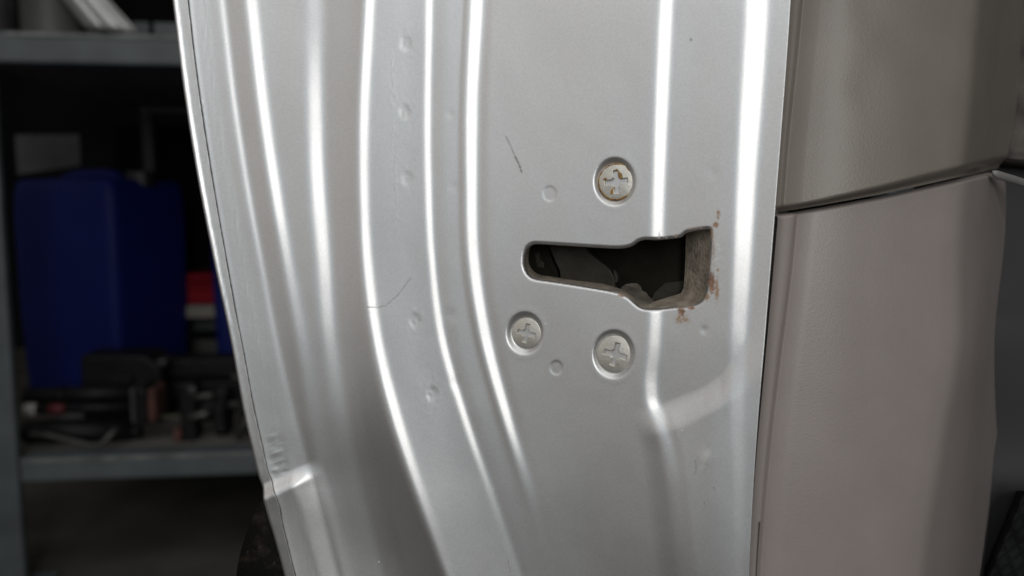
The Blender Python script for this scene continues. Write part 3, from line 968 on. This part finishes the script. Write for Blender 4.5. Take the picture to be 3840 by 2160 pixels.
# ================================================================== SETTING
M_FLOOR = simple_mat('concrete', (0.085, 0.079, 0.073), 0.85, spec=.2, var=0.35, scale=6, bump=0.4, bscale=90)
bm = bmesh.new()
for x in (-12, 12):
    pass
vs = [bm.verts.new(p) for p in ((-12, -8, 0), (12, -8, 0), (12, 12, 0), (-12, 12, 0))]
bm.faces.new(vs)
tag(bm_obj('floor', bm, M_FLOOR), kind='structure', label='dark stained concrete workshop floor', cat='floor')
M_WALL = simple_mat('dark_wall', (0.009, 0.0095, 0.01), 0.9, var=0.3, scale=3, spec=.1)
SHELF_Y, YAW = 1.2, math.radians(6.5)
sx = np.array([math.cos(YAW), math.sin(YAW), 0]); sy = np.array([-math.sin(YAW), math.cos(YAW), 0])
u_, v_ = rays(90, 1080)
SO = np.array([-0.74, SHELF_Y - 0.085, 0.0])            # foot of the rack's front left post


def Q(px, py, ly):
    """where the line of sight meets the plane at depth ly in the rack -> local x, z"""
    u, v = rays(float(px), float(py))
    d = FW + u * RT + v * UP
    t = ((SO + ly * sy - CAM) @ sy) / (d @ sy)
    p = CAM + t * d - SO
    return float(p @ sx), float(p[2])


def W(lx, ly, z):
    return SO + lx * sx + ly * sy + np.array([0, 0, z])


def box_bm(bm, x0, x1, y0, y1, z0, z1):
    v = [bm.verts.new((x, y, z)) for x in (x0, x1) for y in (y0, y1) for z in (z0, z1)]
    for f in ((0, 1, 3, 2), (4, 6, 7, 5), (0, 4, 5, 1), (2, 3, 7, 6), (0, 2, 6, 4), (1, 5, 7, 3)):
        bm.faces.new([v[i] for i in f])


def rootS(name, lx, ly, z, rz=0.0):
    e = empty(name, W(lx, ly, z), YAW + rz)
    return e


def link_local(o, parent):
    o.parent = parent
    o.matrix_parent_inverse = Matrix()


def part_box(name, root, dims, mat, bevel=0.004):
    bm = bmesh.new(); box_bm(bm, *dims)
    o = bm_obj(name, bm, mat, None, bevel=bevel)
    link_local(o, root)
    return o


bm = bmesh.new()
box_bm(bm, -6, 6, 3.2, 3.35, 0, 4)
tag(bm_obj('wall', bm, M_WALL), kind='structure', label='dark workshop wall behind the shelving', cat='wall')

M_RACK = simple_mat('grey_paint', (0.088, 0.103, 0.108), 0.5, var=0.28, scale=14, bump=0.15, bscale=60)
M_BOARD = simple_mat('shelf_board', (0.15, 0.145, 0.135), 0.7, var=0.35, scale=12)
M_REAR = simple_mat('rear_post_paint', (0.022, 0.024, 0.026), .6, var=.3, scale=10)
M_BACK = simple_mat('rack_back', (0.0045, 0.0045, 0.005), 0.9, var=0.3, scale=8, spec=.08)
M_WORN_LIT = simple_mat('worn_edge_lit', (.16, .17, .17), .45, var=.5, scale=30)
rack = rootS('shelving_rack', 0, 0, 0)
tag(rack, 'grey steel workshop shelving rack behind the open car door', 'shelving rack')
DEP = 0.62
xr0, _ = Q(40, 1300, 0.0)
xl0 = xr0 - 0.075
zU0 = Q(330, 240, 0)[1]; zU1 = Q(330, 122, 0)[1]
zL0 = Q(560, 1794, 0)[1]; zL1 = Q(560, 1703, 0)[1]
XR = xr0 + 1.35
XB = Q(532, 600, DEP - .03)[0]
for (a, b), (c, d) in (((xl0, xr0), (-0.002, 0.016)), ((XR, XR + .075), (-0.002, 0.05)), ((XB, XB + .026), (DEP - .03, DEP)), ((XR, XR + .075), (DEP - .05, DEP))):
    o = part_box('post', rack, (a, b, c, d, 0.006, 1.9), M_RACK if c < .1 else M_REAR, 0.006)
    f = part_box('foot_plate', rack, (a - .05, b + .03, c - .025, d + .03, 0.0, 0.006), M_RACK, 0.002)
for z0, z1 in ((zU0, zU1), (zL0, zL1)):
    part_box('beam', rack, (xr0 + .001, XR - .001, 0.0, 0.04, z0, z1), M_RACK, 0.004)
    part_box('worn_edge_highlight', rack, (xr0 + .02, XR - .02, -0.0022, -0.0002, z1 - .0075, z1 - .0015), M_WORN_LIT, 0.0006)  # highlight along the beams' worn top edge, put into the strip's pale colour
    part_box('shelf_board', rack, (xl0 + .02, XR + .05, 0.041, DEP - .055, z1 - 0.03, z1 - 0.006), M_BOARD, 0.002)
    part_box('rear_beam', rack, (xr0 + .001, XR - .001, DEP - .045, DEP - .005, z0, z1 - .03), M_RACK, 0.004)
zb0 = Q(735, 1236, DEP - .03)[1]; zb1 = Q(735, 1192, DEP - .03)[1]
part_box('rear_rail', rack, (xr0 + .001, XR - .001, DEP - .05, DEP - .02, zb0, zb1), M_RACK, 0.003)
part_box('back_panel', rack, (xl0, XR + .07, DEP + .001, DEP + .012, zb1 + .07, zU0 - 0.02), M_BACK, 0)
part_box('lower_back_panel', rack, (xl0, XR + .07, DEP + .001, DEP + .012, 0.05, zL0 - .02), M_BACK, 0)
part_box('grey_back_panel', rack, (xl0, XR + .07, DEP + .001, DEP + .012, zL1 - .03, Q(735, 1276, DEP)[1]), simple_mat('grey_back', (0.10, 0.105, 0.10), .7, var=.2, scale=8), 0)

# pinned sheet on the back of the rack
card = [Q(x, y, DEP - .01) for x, y in ((58, 506), (298, 504), (303, 620), (68, 655))]
bm = bmesh.new()
va = [bm.verts.new(W(x, DEP - .012, z)) for x, z in card]; vb = [bm.verts.new(W(x, DEP - .009, z)) for x, z in card]
bm.faces.new(va); bm.faces.new(vb[::-1])
for i in range(4): bm.faces.new((va[i], vb[i], vb[(i + 1) % 4], va[(i + 1) % 4]))
tag(bm_obj('paper_sheet', bm, simple_mat('grey_paper', (0.085, 0.082, 0.088), 0.9, var=0.15, scale=20)),
    'dim grey sheet hanging slightly askew at the back of the shelf', 'paper sheet')

bm = bmesh.new()
box_bm(bm, 1.7, 1.85, -3.5, 3.195, 0, 4)  # unseen wall added to keep light off the trim's right side
tag(bm_obj('unseen_shade_wall', bm, M_WALL), kind='structure', label='dark wall added out of view to shade the door trim', cat='wall')
# ---- blue jerrycans
M_BLUE = simple_mat('blue_plastic', (0.004, 0.009, 0.10), 0.6, var=0.12, scale=10, spec=0.25)
M_BLUECAP = simple_mat('black_cap', (0.012, 0.012, 0.014), 0.5)


def jerrycan(name, root):
    w, d, h = 0.120, 0.10, 0.44
    prof = [(0.0, 0.86), (0.012, 0.96), (0.03, 1.0), (0.20, 1.0), (0.36, .995), (0.40, .98), (0.42, .95), (0.428, .90), (0.432, .45)]
    n = 40
    rows = []
    for z, s in prof:
        rw = []
        for a in np.linspace(0, 2 * math.pi, n, endpoint=False):
            c, s_ = math.cos(a), math.sin(a)
            e = 0.16
            rw.append((math.copysign(abs(c) ** e, c) * w * s * (0.93 + .07 * min(1, z / .25)), math.copysign(abs(s_) ** e, s_) * d * s * (0.93 + .07 * min(1, z / .25)), z))
        rows.append(rw)
    bm = bmesh.new()
    vv = [[bm.verts.new(p) for p in r] for r in rows]
    for a, b in zip(vv[:-1], vv[1:]):
        for i in range(n):
            bm.faces.new((a[i], a[(i + 1) % n], b[(i + 1) % n], b[i]))
    bm.faces.new(vv[0][::-1]); bm.faces.new(vv[-1])
    o = bm_obj('can_body', bm, M_BLUE, None, smooth=True); link_local(o, root)
    bm = bmesh.new()
    prev = None
    for x, z in ((-.09, .418), (-.085, .432), (-.06, .438), (.0, .440), (.03, .438), (.045, .432), (.05, .418)):
        rg = [bm.verts.new((x + 0.011 * math.cos(a) * .4, 0.014 * math.sin(a), z + 0.011 * math.cos(a))) for a in np.linspace(0, 2 * math.pi, 10, endpoint=False)]
        if prev:
            for i in range(10): bm.faces.new((prev[i], prev[(i + 1) % 10], rg[(i + 1) % 10], rg[i]))
        prev = rg
    o = bm_obj('handle', bm, M_BLUE, None, smooth=True); link_local(o, root)
    bm = bmesh.new()
    bmesh.ops.create_cone(bm, cap_ends=True, segments=20, radius1=.027, radius2=.025, depth=.03, matrix=Matrix.Translation((.095, 0, .430)))
    o = bm_obj('cap', bm, M_BLUECAP, None, bevel=.003); link_local(o, root)


lyj = 0.40
xj, _ = Q(400, 1100, lyj)
zsh = zL1 - .006
j1 = rootS('jerrycan', xj, lyj, zsh, math.radians(-24))
jerrycan('jerrycan', j1)
tag(j1, 'large dark blue plastic canister beside the rack post, in full view', 'canister', 'blue canisters on the shelf')
j2 = j1.copy(); sc.collection.objects.link(j2)
xj2, _ = Q(1050, 1150, lyj + .05)
j2.location = W(xj2, lyj + .06, zsh); j2.rotation_euler = (0, 0, YAW + math.radians(4))
j2['label'] = 'blue plastic canister mostly hidden behind the silver door edge'
for ch in list(j1.children):
    c = ch.copy(); sc.collection.objects.link(c); c.parent = j2; c.matrix_parent_inverse = Matrix()

# ---- red box and pale plank at the back between the canisters
xa, za = Q(640, 1146, DEP - .03); xb, zb = Q(900, 1032, DEP - .03)
rb = rootS('red_crate', (xa + xb) / 2, DEP - .12, za + .004)
M_RED = simple_mat('red_plastic', (0.17, 0.005, 0.011), .7, var=.3, scale=20, spec=.15)
hh = zb - za - .004; ww = (xb - xa) / 2 + .03
part_box('crate_body', rb, (-ww, ww, -.06, .06, 0, hh * .55), M_RED, .004)
part_box('rim', rb, (-ww - .004, ww + .004, -.068, .064, hh * .56, hh * .72), M_RED, .004)
part_box('lid', rb, (-ww, ww, -.062, .06, hh * .80, hh), M_RED, .004)
part_box('grip', rb, (-ww * .7, ww * .7, -.05, .05, hh * .72, hh * .8), M_RED, .002)
tag(rb, 'red plastic crate between the two blue canisters', 'crate')
zc0 = Q(735, 1190, DEP - .12)[1]
pk = part_box('wood_plank', rb, (0, 1, 0, 1, 0, 1), M_RED, 0)
bpy.data.objects.remove(pk)
bm = bmesh.new()
xa2, zp1 = Q(640, 1148, DEP - .19); xb2, zp0 = Q(900, 1190, DEP - .19)
box_bm(bm, -.25, .25, -.01, .15, 0, zp1 - zp0)
pl = bm_obj('plank', bm, simple_mat('pale_wood', (0.20, 0.185, 0.165), .8, var=.2, scale=15), None, bevel=.002)
pl.location = W((xa2 + xb2) / 2, DEP - .18, zp0); pl.rotation_euler = (0, 0, YAW)
tag(pl, 'pale flat plank under the red crate', 'plank')
rb.location.z = W(0, 0, zp1 + .0008)[2]

# ---- dark tools lying on the lower shelf
M_TOOL = simple_mat('oily_black', (0.008, 0.008, 0.0085), .5, var=.4, scale=60, spec=.22)
M_STEEL = simple_mat('worn_steel', (0.07, 0.07, 0.068), .45, metal=.4, var=.4, scale=70)
M_RUSTY = simple_mat('rust_brown', (0.085, 0.034, 0.026), .8, var=.35, scale=70)
M_WHITE = simple_mat('white_tip', (0.75, 0.72, 0.68), .7, var=.1)


def tube_obj(name, pts, rad, mat, parent=None, seg=12):
    bm = bmesh.new()
    pts = [Vector(p) for p in pts]
    rad = rad if isinstance(rad, (list, tuple)) else [rad] * len(pts)
    prev = None
    for i, p in enumerate(pts):
        d = (pts[min(i + 1, len(pts) - 1)] - pts[max(i - 1, 0)]).normalized()
        a = d.cross(Vector((0, 0, 1)))
        if a.length < 1e-3: a = d.cross(Vector((1, 0, 0)))
        a.normalize(); b = d.cross(a)
        rg = [bm.verts.new(p + rad[i] * (math.cos(t) * a + math.sin(t) * b)) for t in np.linspace(0, 2 * math.pi, seg, endpoint=False)]
        if prev:
            for k in range(seg): bm.faces.new((prev[k], prev[(k + 1) % seg], rg[(k + 1) % seg], rg[k]))
        else:
            bm.faces.new(rg[::-1])
        prev = rg
    bm.faces.new(prev)
    o = bm_obj(name, bm, mat, None, smooth=True)
    if parent: link_local(o, parent)
    return o


LZ = zsh


def gx_(px, py, ly): return Q(px, py, ly)[0]


# black case with a sloping lid and a long flat bar behind
cx_, _ = Q(455, 1430, .20)
zt = Q(455, 1330, .20)[1]
t = rootS('tool_case', cx_, .24, LZ)
hw = (gx_(600, 1430, .2) - gx_(300, 1430, .2)) / 2
bm = bmesh.new()
for s in (0,):
    pr = [(-hw, 0), (hw, 0), (hw, (zt - LZ) * .82), (hw * .55, (zt - LZ) * .98), (-hw, (zt - LZ))]
    va = [bm.verts.new((x, -.04, z)) for x, z in pr]; vb = [bm.verts.new((x, .05, z)) for x, z in pr]
    bm.faces.new(va); bm.faces.new(vb[::-1])
    for i in range(5): bm.faces.new((va[i], vb[i], vb[(i + 1) % 5], va[(i + 1) % 5]))
o = bm_obj('case_body', bm, M_TOOL, None, bevel=.004); link_local(o, t)
part_box('side_lug', t, (-hw * .25, hw * .3, -.05, -.041, .02, (zt - LZ) * .72), M_TOOL, .003)
part_box('end_cap', t, (hw * .86, hw * 1.08, -.03, .01, (zt - LZ) * .80, (zt - LZ) * .90), M_STEEL, .003)
tag(t, 'black tool case with sloping top in front of the blue canister', 'tool case')

x0, z0 = Q(610, 1400, .25); x1, z1 = Q(930, 1345, .25)
t = rootS('flat_bar', (x0 + x1) / 2 + .03, .29, LZ)
L_ = (x1 - x0) / 2 + .05
part_box('upper_rail', t, (-L_, L_, -.03, .03, z1 - LZ - .035, z1 - LZ), M_TOOL, .004)
part_box('lower_rail', t, (-L_, L_, -.035, .025, z1 - LZ - .075, z1 - LZ - .042), M_TOOL, .004)
part_box('web', t, (-L_, L_, -.01, .01, 0, z1 - LZ - .02), M_TOOL, .002)
part_box('steel_insert', t, (L_ * .1, L_ * .42, -.034, -.03, z1 - LZ - .040, z1 - LZ - .03), M_STEEL, .001)
tag(t, 'long black steel rail lying behind the small tools', 'steel rail')

# rod with white end and red band
zr = Q(100, 1536, .10)[1]; rr_ = 0.0095
t = rootS('pry_bar', gx_(97, 1536, .1), .10, zr)
Lr = gx_(500, 1536, .1) - gx_(97, 1536, .1)
tube_obj('white_tip', [(0, 0, .0), (.006, 0, .0), (.016, 0, 0)], [.010, .0105, .0095], M_WHITE, t)
tube_obj('shaft', [(.0162, 0, 0), (Lr, .0, 0)], .0078, M_TOOL, t)
tube_obj('red_band', [(.036, 0, 0), (.060, 0, 0)], .0084, simple_mat('red_tape', (.09, .012, .014), .6), t)
tag(t, 'black bar with white end and red band, nearest the rack post', 'bar')
z2 = Q(300, 1482, .14)[1]
t = rootS('black_pipe', gx_(95, 1482, .14), .14, z2)
L2 = gx_(520, 1482, .14) - gx_(95, 1482, .14)
tube_obj('pipe_wall', [(0, 0, 0), (L2, 0, .002)], .014, M_TOOL, t)
tube_obj('collar', [(L2 * .3, 0, 0), (L2 * .36, 0, 0)], .0165, M_TOOL, t)
tag(t, 'thick black pipe lying behind the white tipped bar', 'pipe')
z3 = Q(300, 1585, .10)[1]
t = rootS('hammer', gx_(92, 1585, .10), .10, z3 - .012)
tube_obj('grip', [(0, 0, 0), (.05, 0, 0), (.16, 0, -.002), (gx_(480, 1585, .1) - gx_(92, 1585, .1), 0, -.004)], [.017, .019, .018, .012], M_TOOL, t)
tube_obj('neck', [(gx_(480, 1585, .1) - gx_(92, 1585, .1), 0, -.004), (gx_(530, 1585, .1) - gx_(92, 1585, .1), 0, -.006)], .009, M_TOOL, t)
tag(t, 'fat black tool handle under the white tipped bar', 'tool handle')

# collar block with rust brown end
xk, zk = Q(540, 1450, .08); zk0 = Q(540, 1590, .08)[1]
t = rootS('clamp_block', xk, .10, max(zk0, LZ))
hk = zk - max(zk0, LZ); wk = (gx_(592, 1500, .08) - gx_(492, 1500, .08)) / 2
part_box('block', t, (-wk * .6, wk * .3, -.03, .03, 0, hk), M_TOOL, .006)
part_box('steel_edge', t, (-wk, -wk * .62, -.028, .028, .002, hk * .98), simple_mat('dull_steel', (.05, .05, .05), .5), .004)
part_box('rusty_end', t, (wk * .32, wk, -.032, .03, hk * .06, hk * .97), M_RUSTY, .008)
tag(t, 'upright dark clamp block with a rust brown end', 'clamp')
# bent rod
P_ = [(110, 1628, .05), (180, 1632, .05), (260, 1650, .045), (330, 1668, .04), (362, 1672, .04), (382, 1664, .04), (410, 1636, .045), (440, 1606, .05)]
bpts = []
for px, py, ly in P_:
    x, z = Q(px, py, ly); bpts.append(W(x, ly, max(z, LZ + .004)))
o = tube_obj('bent_rod', bpts, .0042, M_STEEL)
tag(o, 'thin bent steel rod lying at the front of the lower shelf', 'bent rod')
# greased spindle part: upright bracket, shaft, gears
xg, zg = Q(705, 1432, .09); zg0 = Q(705, 1622, .09)[1]
t = rootS('upright_bracket', xg, .10, LZ)
hg = zg - LZ
part_box('bracket_leg', t, (-.012, .012, -.02, .02, 0, hg), M_TOOL, .004)
part_box('bolt', t, (.004, .016, -.026, -.02, hg * .82, hg * .95), M_STEEL, .002)
part_box('cross_arm', t, (-.07, -.012, -.008, .008, hg * .36, hg * .42), simple_mat('olive_rod', (.05, .052, .035), .5), .002)
part_box('foot', t, (-.022, -.010, -.024, .02, 0, hg * .22), M_RUSTY, .003)
tag(t, 'dark upright bracket with a bolt at its top between clamp and gear', 'bracket')
xq, zq = Q(840, 1540, .12)
t = rootS('gear_shaft', xq, .12, LZ)
zz_ = zq - LZ


def disc(name, x, r, th_, mat, teeth=0):
    bm = bmesh.new()
    n = teeth * 4 if teeth else 28
    ra = []
    for s in (-.5, .5):
        rg = []
        for i in range(n):
            a = 2 * math.pi * i / n
            q = r * (1 - (.10 if teeth and (i % 4) in (0, 1) else 0))
            rg.append(bm.verts.new((x + s * th_, q * math.cos(a), zz_ + q * math.sin(a))))
        ra.append(rg)
    bm.faces.new(ra[0]); bm.faces.new(ra[1][::-1])
    for i in range(n): bm.faces.new((ra[0][i], ra[1][i], ra[1][(i + 1) % n], ra[0][(i + 1) % n]))
    o = bm_obj(name, bm, mat, None, bevel=.001); link_local(o, t)


tube_obj('spindle', [(-.055, -.01, zz_ + .012), (.13, .0, zz_ + .012)], .006, M_STEEL, t)
disc('gear', .0, .040, .018, M_TOOL, 18)
disc('gear', .035, .030, .016, M_TOOL, 14)
disc('hub', -.025, .018, .02, M_TOOL)
disc('flange', .06, .044, .010, M_TOOL)
tube_obj('stud', [(-.05, -.03, zz_ + .03), (-.005, -.04, zz_ + .036)], .0055, M_STEEL, t)
tube_obj('stud', [(-.05, -.035, zz_ - .002), (-.012, -.045, zz_ + .008)], .0065, M_STEEL, t)
tube_obj('lever', [(.03, -.05, zz_ - .03), (.065, -.05, zz_ + .015)], .007, M_STEEL, t)
tag(t, 'greasy gear shaft with toothed wheels beside the door edge', 'gear shaft')

# ---- things standing on the upper shelf
UZ = zU1 - .006
xs0, _ = Q(150, 60, .12)
t = rootS('grey_drum', xs0, .16, UZ)
bm = bmesh.new()
rd = (gx_(265, 60, .12) - gx_(36, 60, .12)) / 2
prf = [(0, .9), (.01, .98), (.03, 1), (.11, 1), (.13, 1.03), (.15, 1.0), (.24, .98), (.25, .9)]
vv = [[bm.verts.new((rd * s * math.cos(a), rd * s * math.sin(a), z)) for a in np.linspace(0, 2 * math.pi, 40, endpoint=False)] for z, s in prf]
for a, b in zip(vv[:-1], vv[1:]):
    for i in range(40): bm.faces.new((a[i], a[(i + 1) % 40], b[(i + 1) % 40], b[i]))
bm.faces.new(vv[0][::-1]); bm.faces.new(vv[-1])
o = bm_obj('drum_shell', bm, simple_mat('grey_shell', (.13, .135, .125), .55, var=.15, scale=18), None, smooth=True); link_local(o, t)
tube_obj('drum_lid', [(0, 0, .2505), (0, 0, .262)], [rd * .8, rd * .76], M_RACK, t, 32)
tag(t, 'dull grey round drum on the upper shelf', 'drum')
xs1, _ = Q(-35, 50, .20)
bm = bmesh.new(); bmesh.ops.create_cone(bm, cap_ends=True, segments=32, radius1=.048, radius2=.048, depth=.2)
o = bm_obj('pale_canister', bm, simple_mat('pale_lilac', (.30, .30, .34), .5), None, smooth=True, bevel=.004)
o.location = W(xs1, .17, UZ + .1005)
tag(o, 'pale lilac grey cylinder at the left end of the upper shelf', 'cylinder')
# thin flat bar on the board in front of the drum
a0 = Q(178, 100, .05); a1 = Q(272, 86, .09)
o = tube_obj('flat_strip', [W(a0[0], .045, UZ + .006), W(a1[0], .09, UZ + .009)], .004, M_STEEL)
tag(o, 'small steel strip lying in front of the drum', 'strip')
# leaning pressed aluminium section
t = rootS('metal_channel', gx_(420, 118, .03), .055, UZ)
bx0, bz0 = Q(335, 122, .06); bx1, _ = Q(505, 122, .06)
tx0, tz0 = Q(235, -4, .06); tx1, _ = Q(392, -4, .06)
ex = 2.6
xo = gx_(420, 118, .03)
sec = [(0.0, 0.012), (.10, -.004), (.34, -.016), (.42, -.022), (.50, -.014), (.80, .010), (.86, .004), (.93, .000), (1.0, .012)]
rows_ = []
for k in np.linspace(0, ex, 12):
    zc = (bz0 - UZ - .0) + k * (tz0 - bz0)
    l = bx0 + k * (tx0 - bx0); r = bx1 + k * (tx1 - bx1)
    rows_.append([(l + (r - l) * s - xo, y * (1 + .05 * k), max(zc, 0.001)) for s, y in sec])
V_ = np.array(rows_)
o = grid_mesh('channel_web', V_, simple_mat('bright_aluminium', (.55, .56, .55), .3, metal=.3, var=.12, scale=25))
link_local(o, t); so = o.modifiers.new('solid', 'SOLIDIFY'); so.thickness = .0022
o2 = grid_mesh('channel_lip', np.array([[r[-1], (r[-1][0] + .007, r[-1][1] - .006, r[-1][2])] for r in rows_]), simple_mat('lip_aluminium', (.5, .51, .5), .3, metal=.3))
link_local(o2, t); so = o2.modifiers.new('solid', 'SOLIDIFY'); so.thickness = .002
tag(t, 'bright silver metal channel leaning on the upper shelf', 'metal channel')
# dark cases at the back of the upper shelf and a low grey rail in front of them
xc0 = gx_(480, 60, .40); xc1 = gx_(760, 60, .40)
t = rootS('dark_case', (xc0 + xc1) / 2 + .1, .42, UZ)
part_box('case_body', t, (-.28, .32, -.08, .10, 0, .32), M_BACK, .008)
part_box('case_lid', t, (-.285, .325, -.085, .105, .321, .36), M_BACK, .006)
part_box('latch', t, (.0, .03, -.09, -.081, .29, .34), M_STEEL, .002)
tag(t, 'black case in the dark behind the silver channel on the upper shelf', 'case')
x0_, z0_ = Q(505, 120, .16); x1_, z1_ = Q(566, 88, .16)
for a, b in ((505, 566), (584, 680)):
    xa_, xb_ = gx_(a, 100, .16), gx_(b, 100, .16)
    bm = bmesh.new(); box_bm(bm, -(xb_ - xa_) / 2, (xb_ - xa_) / 2, -.012, .012, 0, max(.012, Q(540, 88, .16)[1] - UZ))
    o = bm_obj('grey_block', bm, M_RACK, None, bevel=.002); o.location = W((xa_ + xb_) / 2, .16, UZ); o.rotation_euler = (0, 0, YAW)
    tag(o, 'low grey block beside the silver channel' if a == 505 else 'low grey block against the silver door edge on the upper shelf', 'block', 'low grey blocks on the upper shelf')
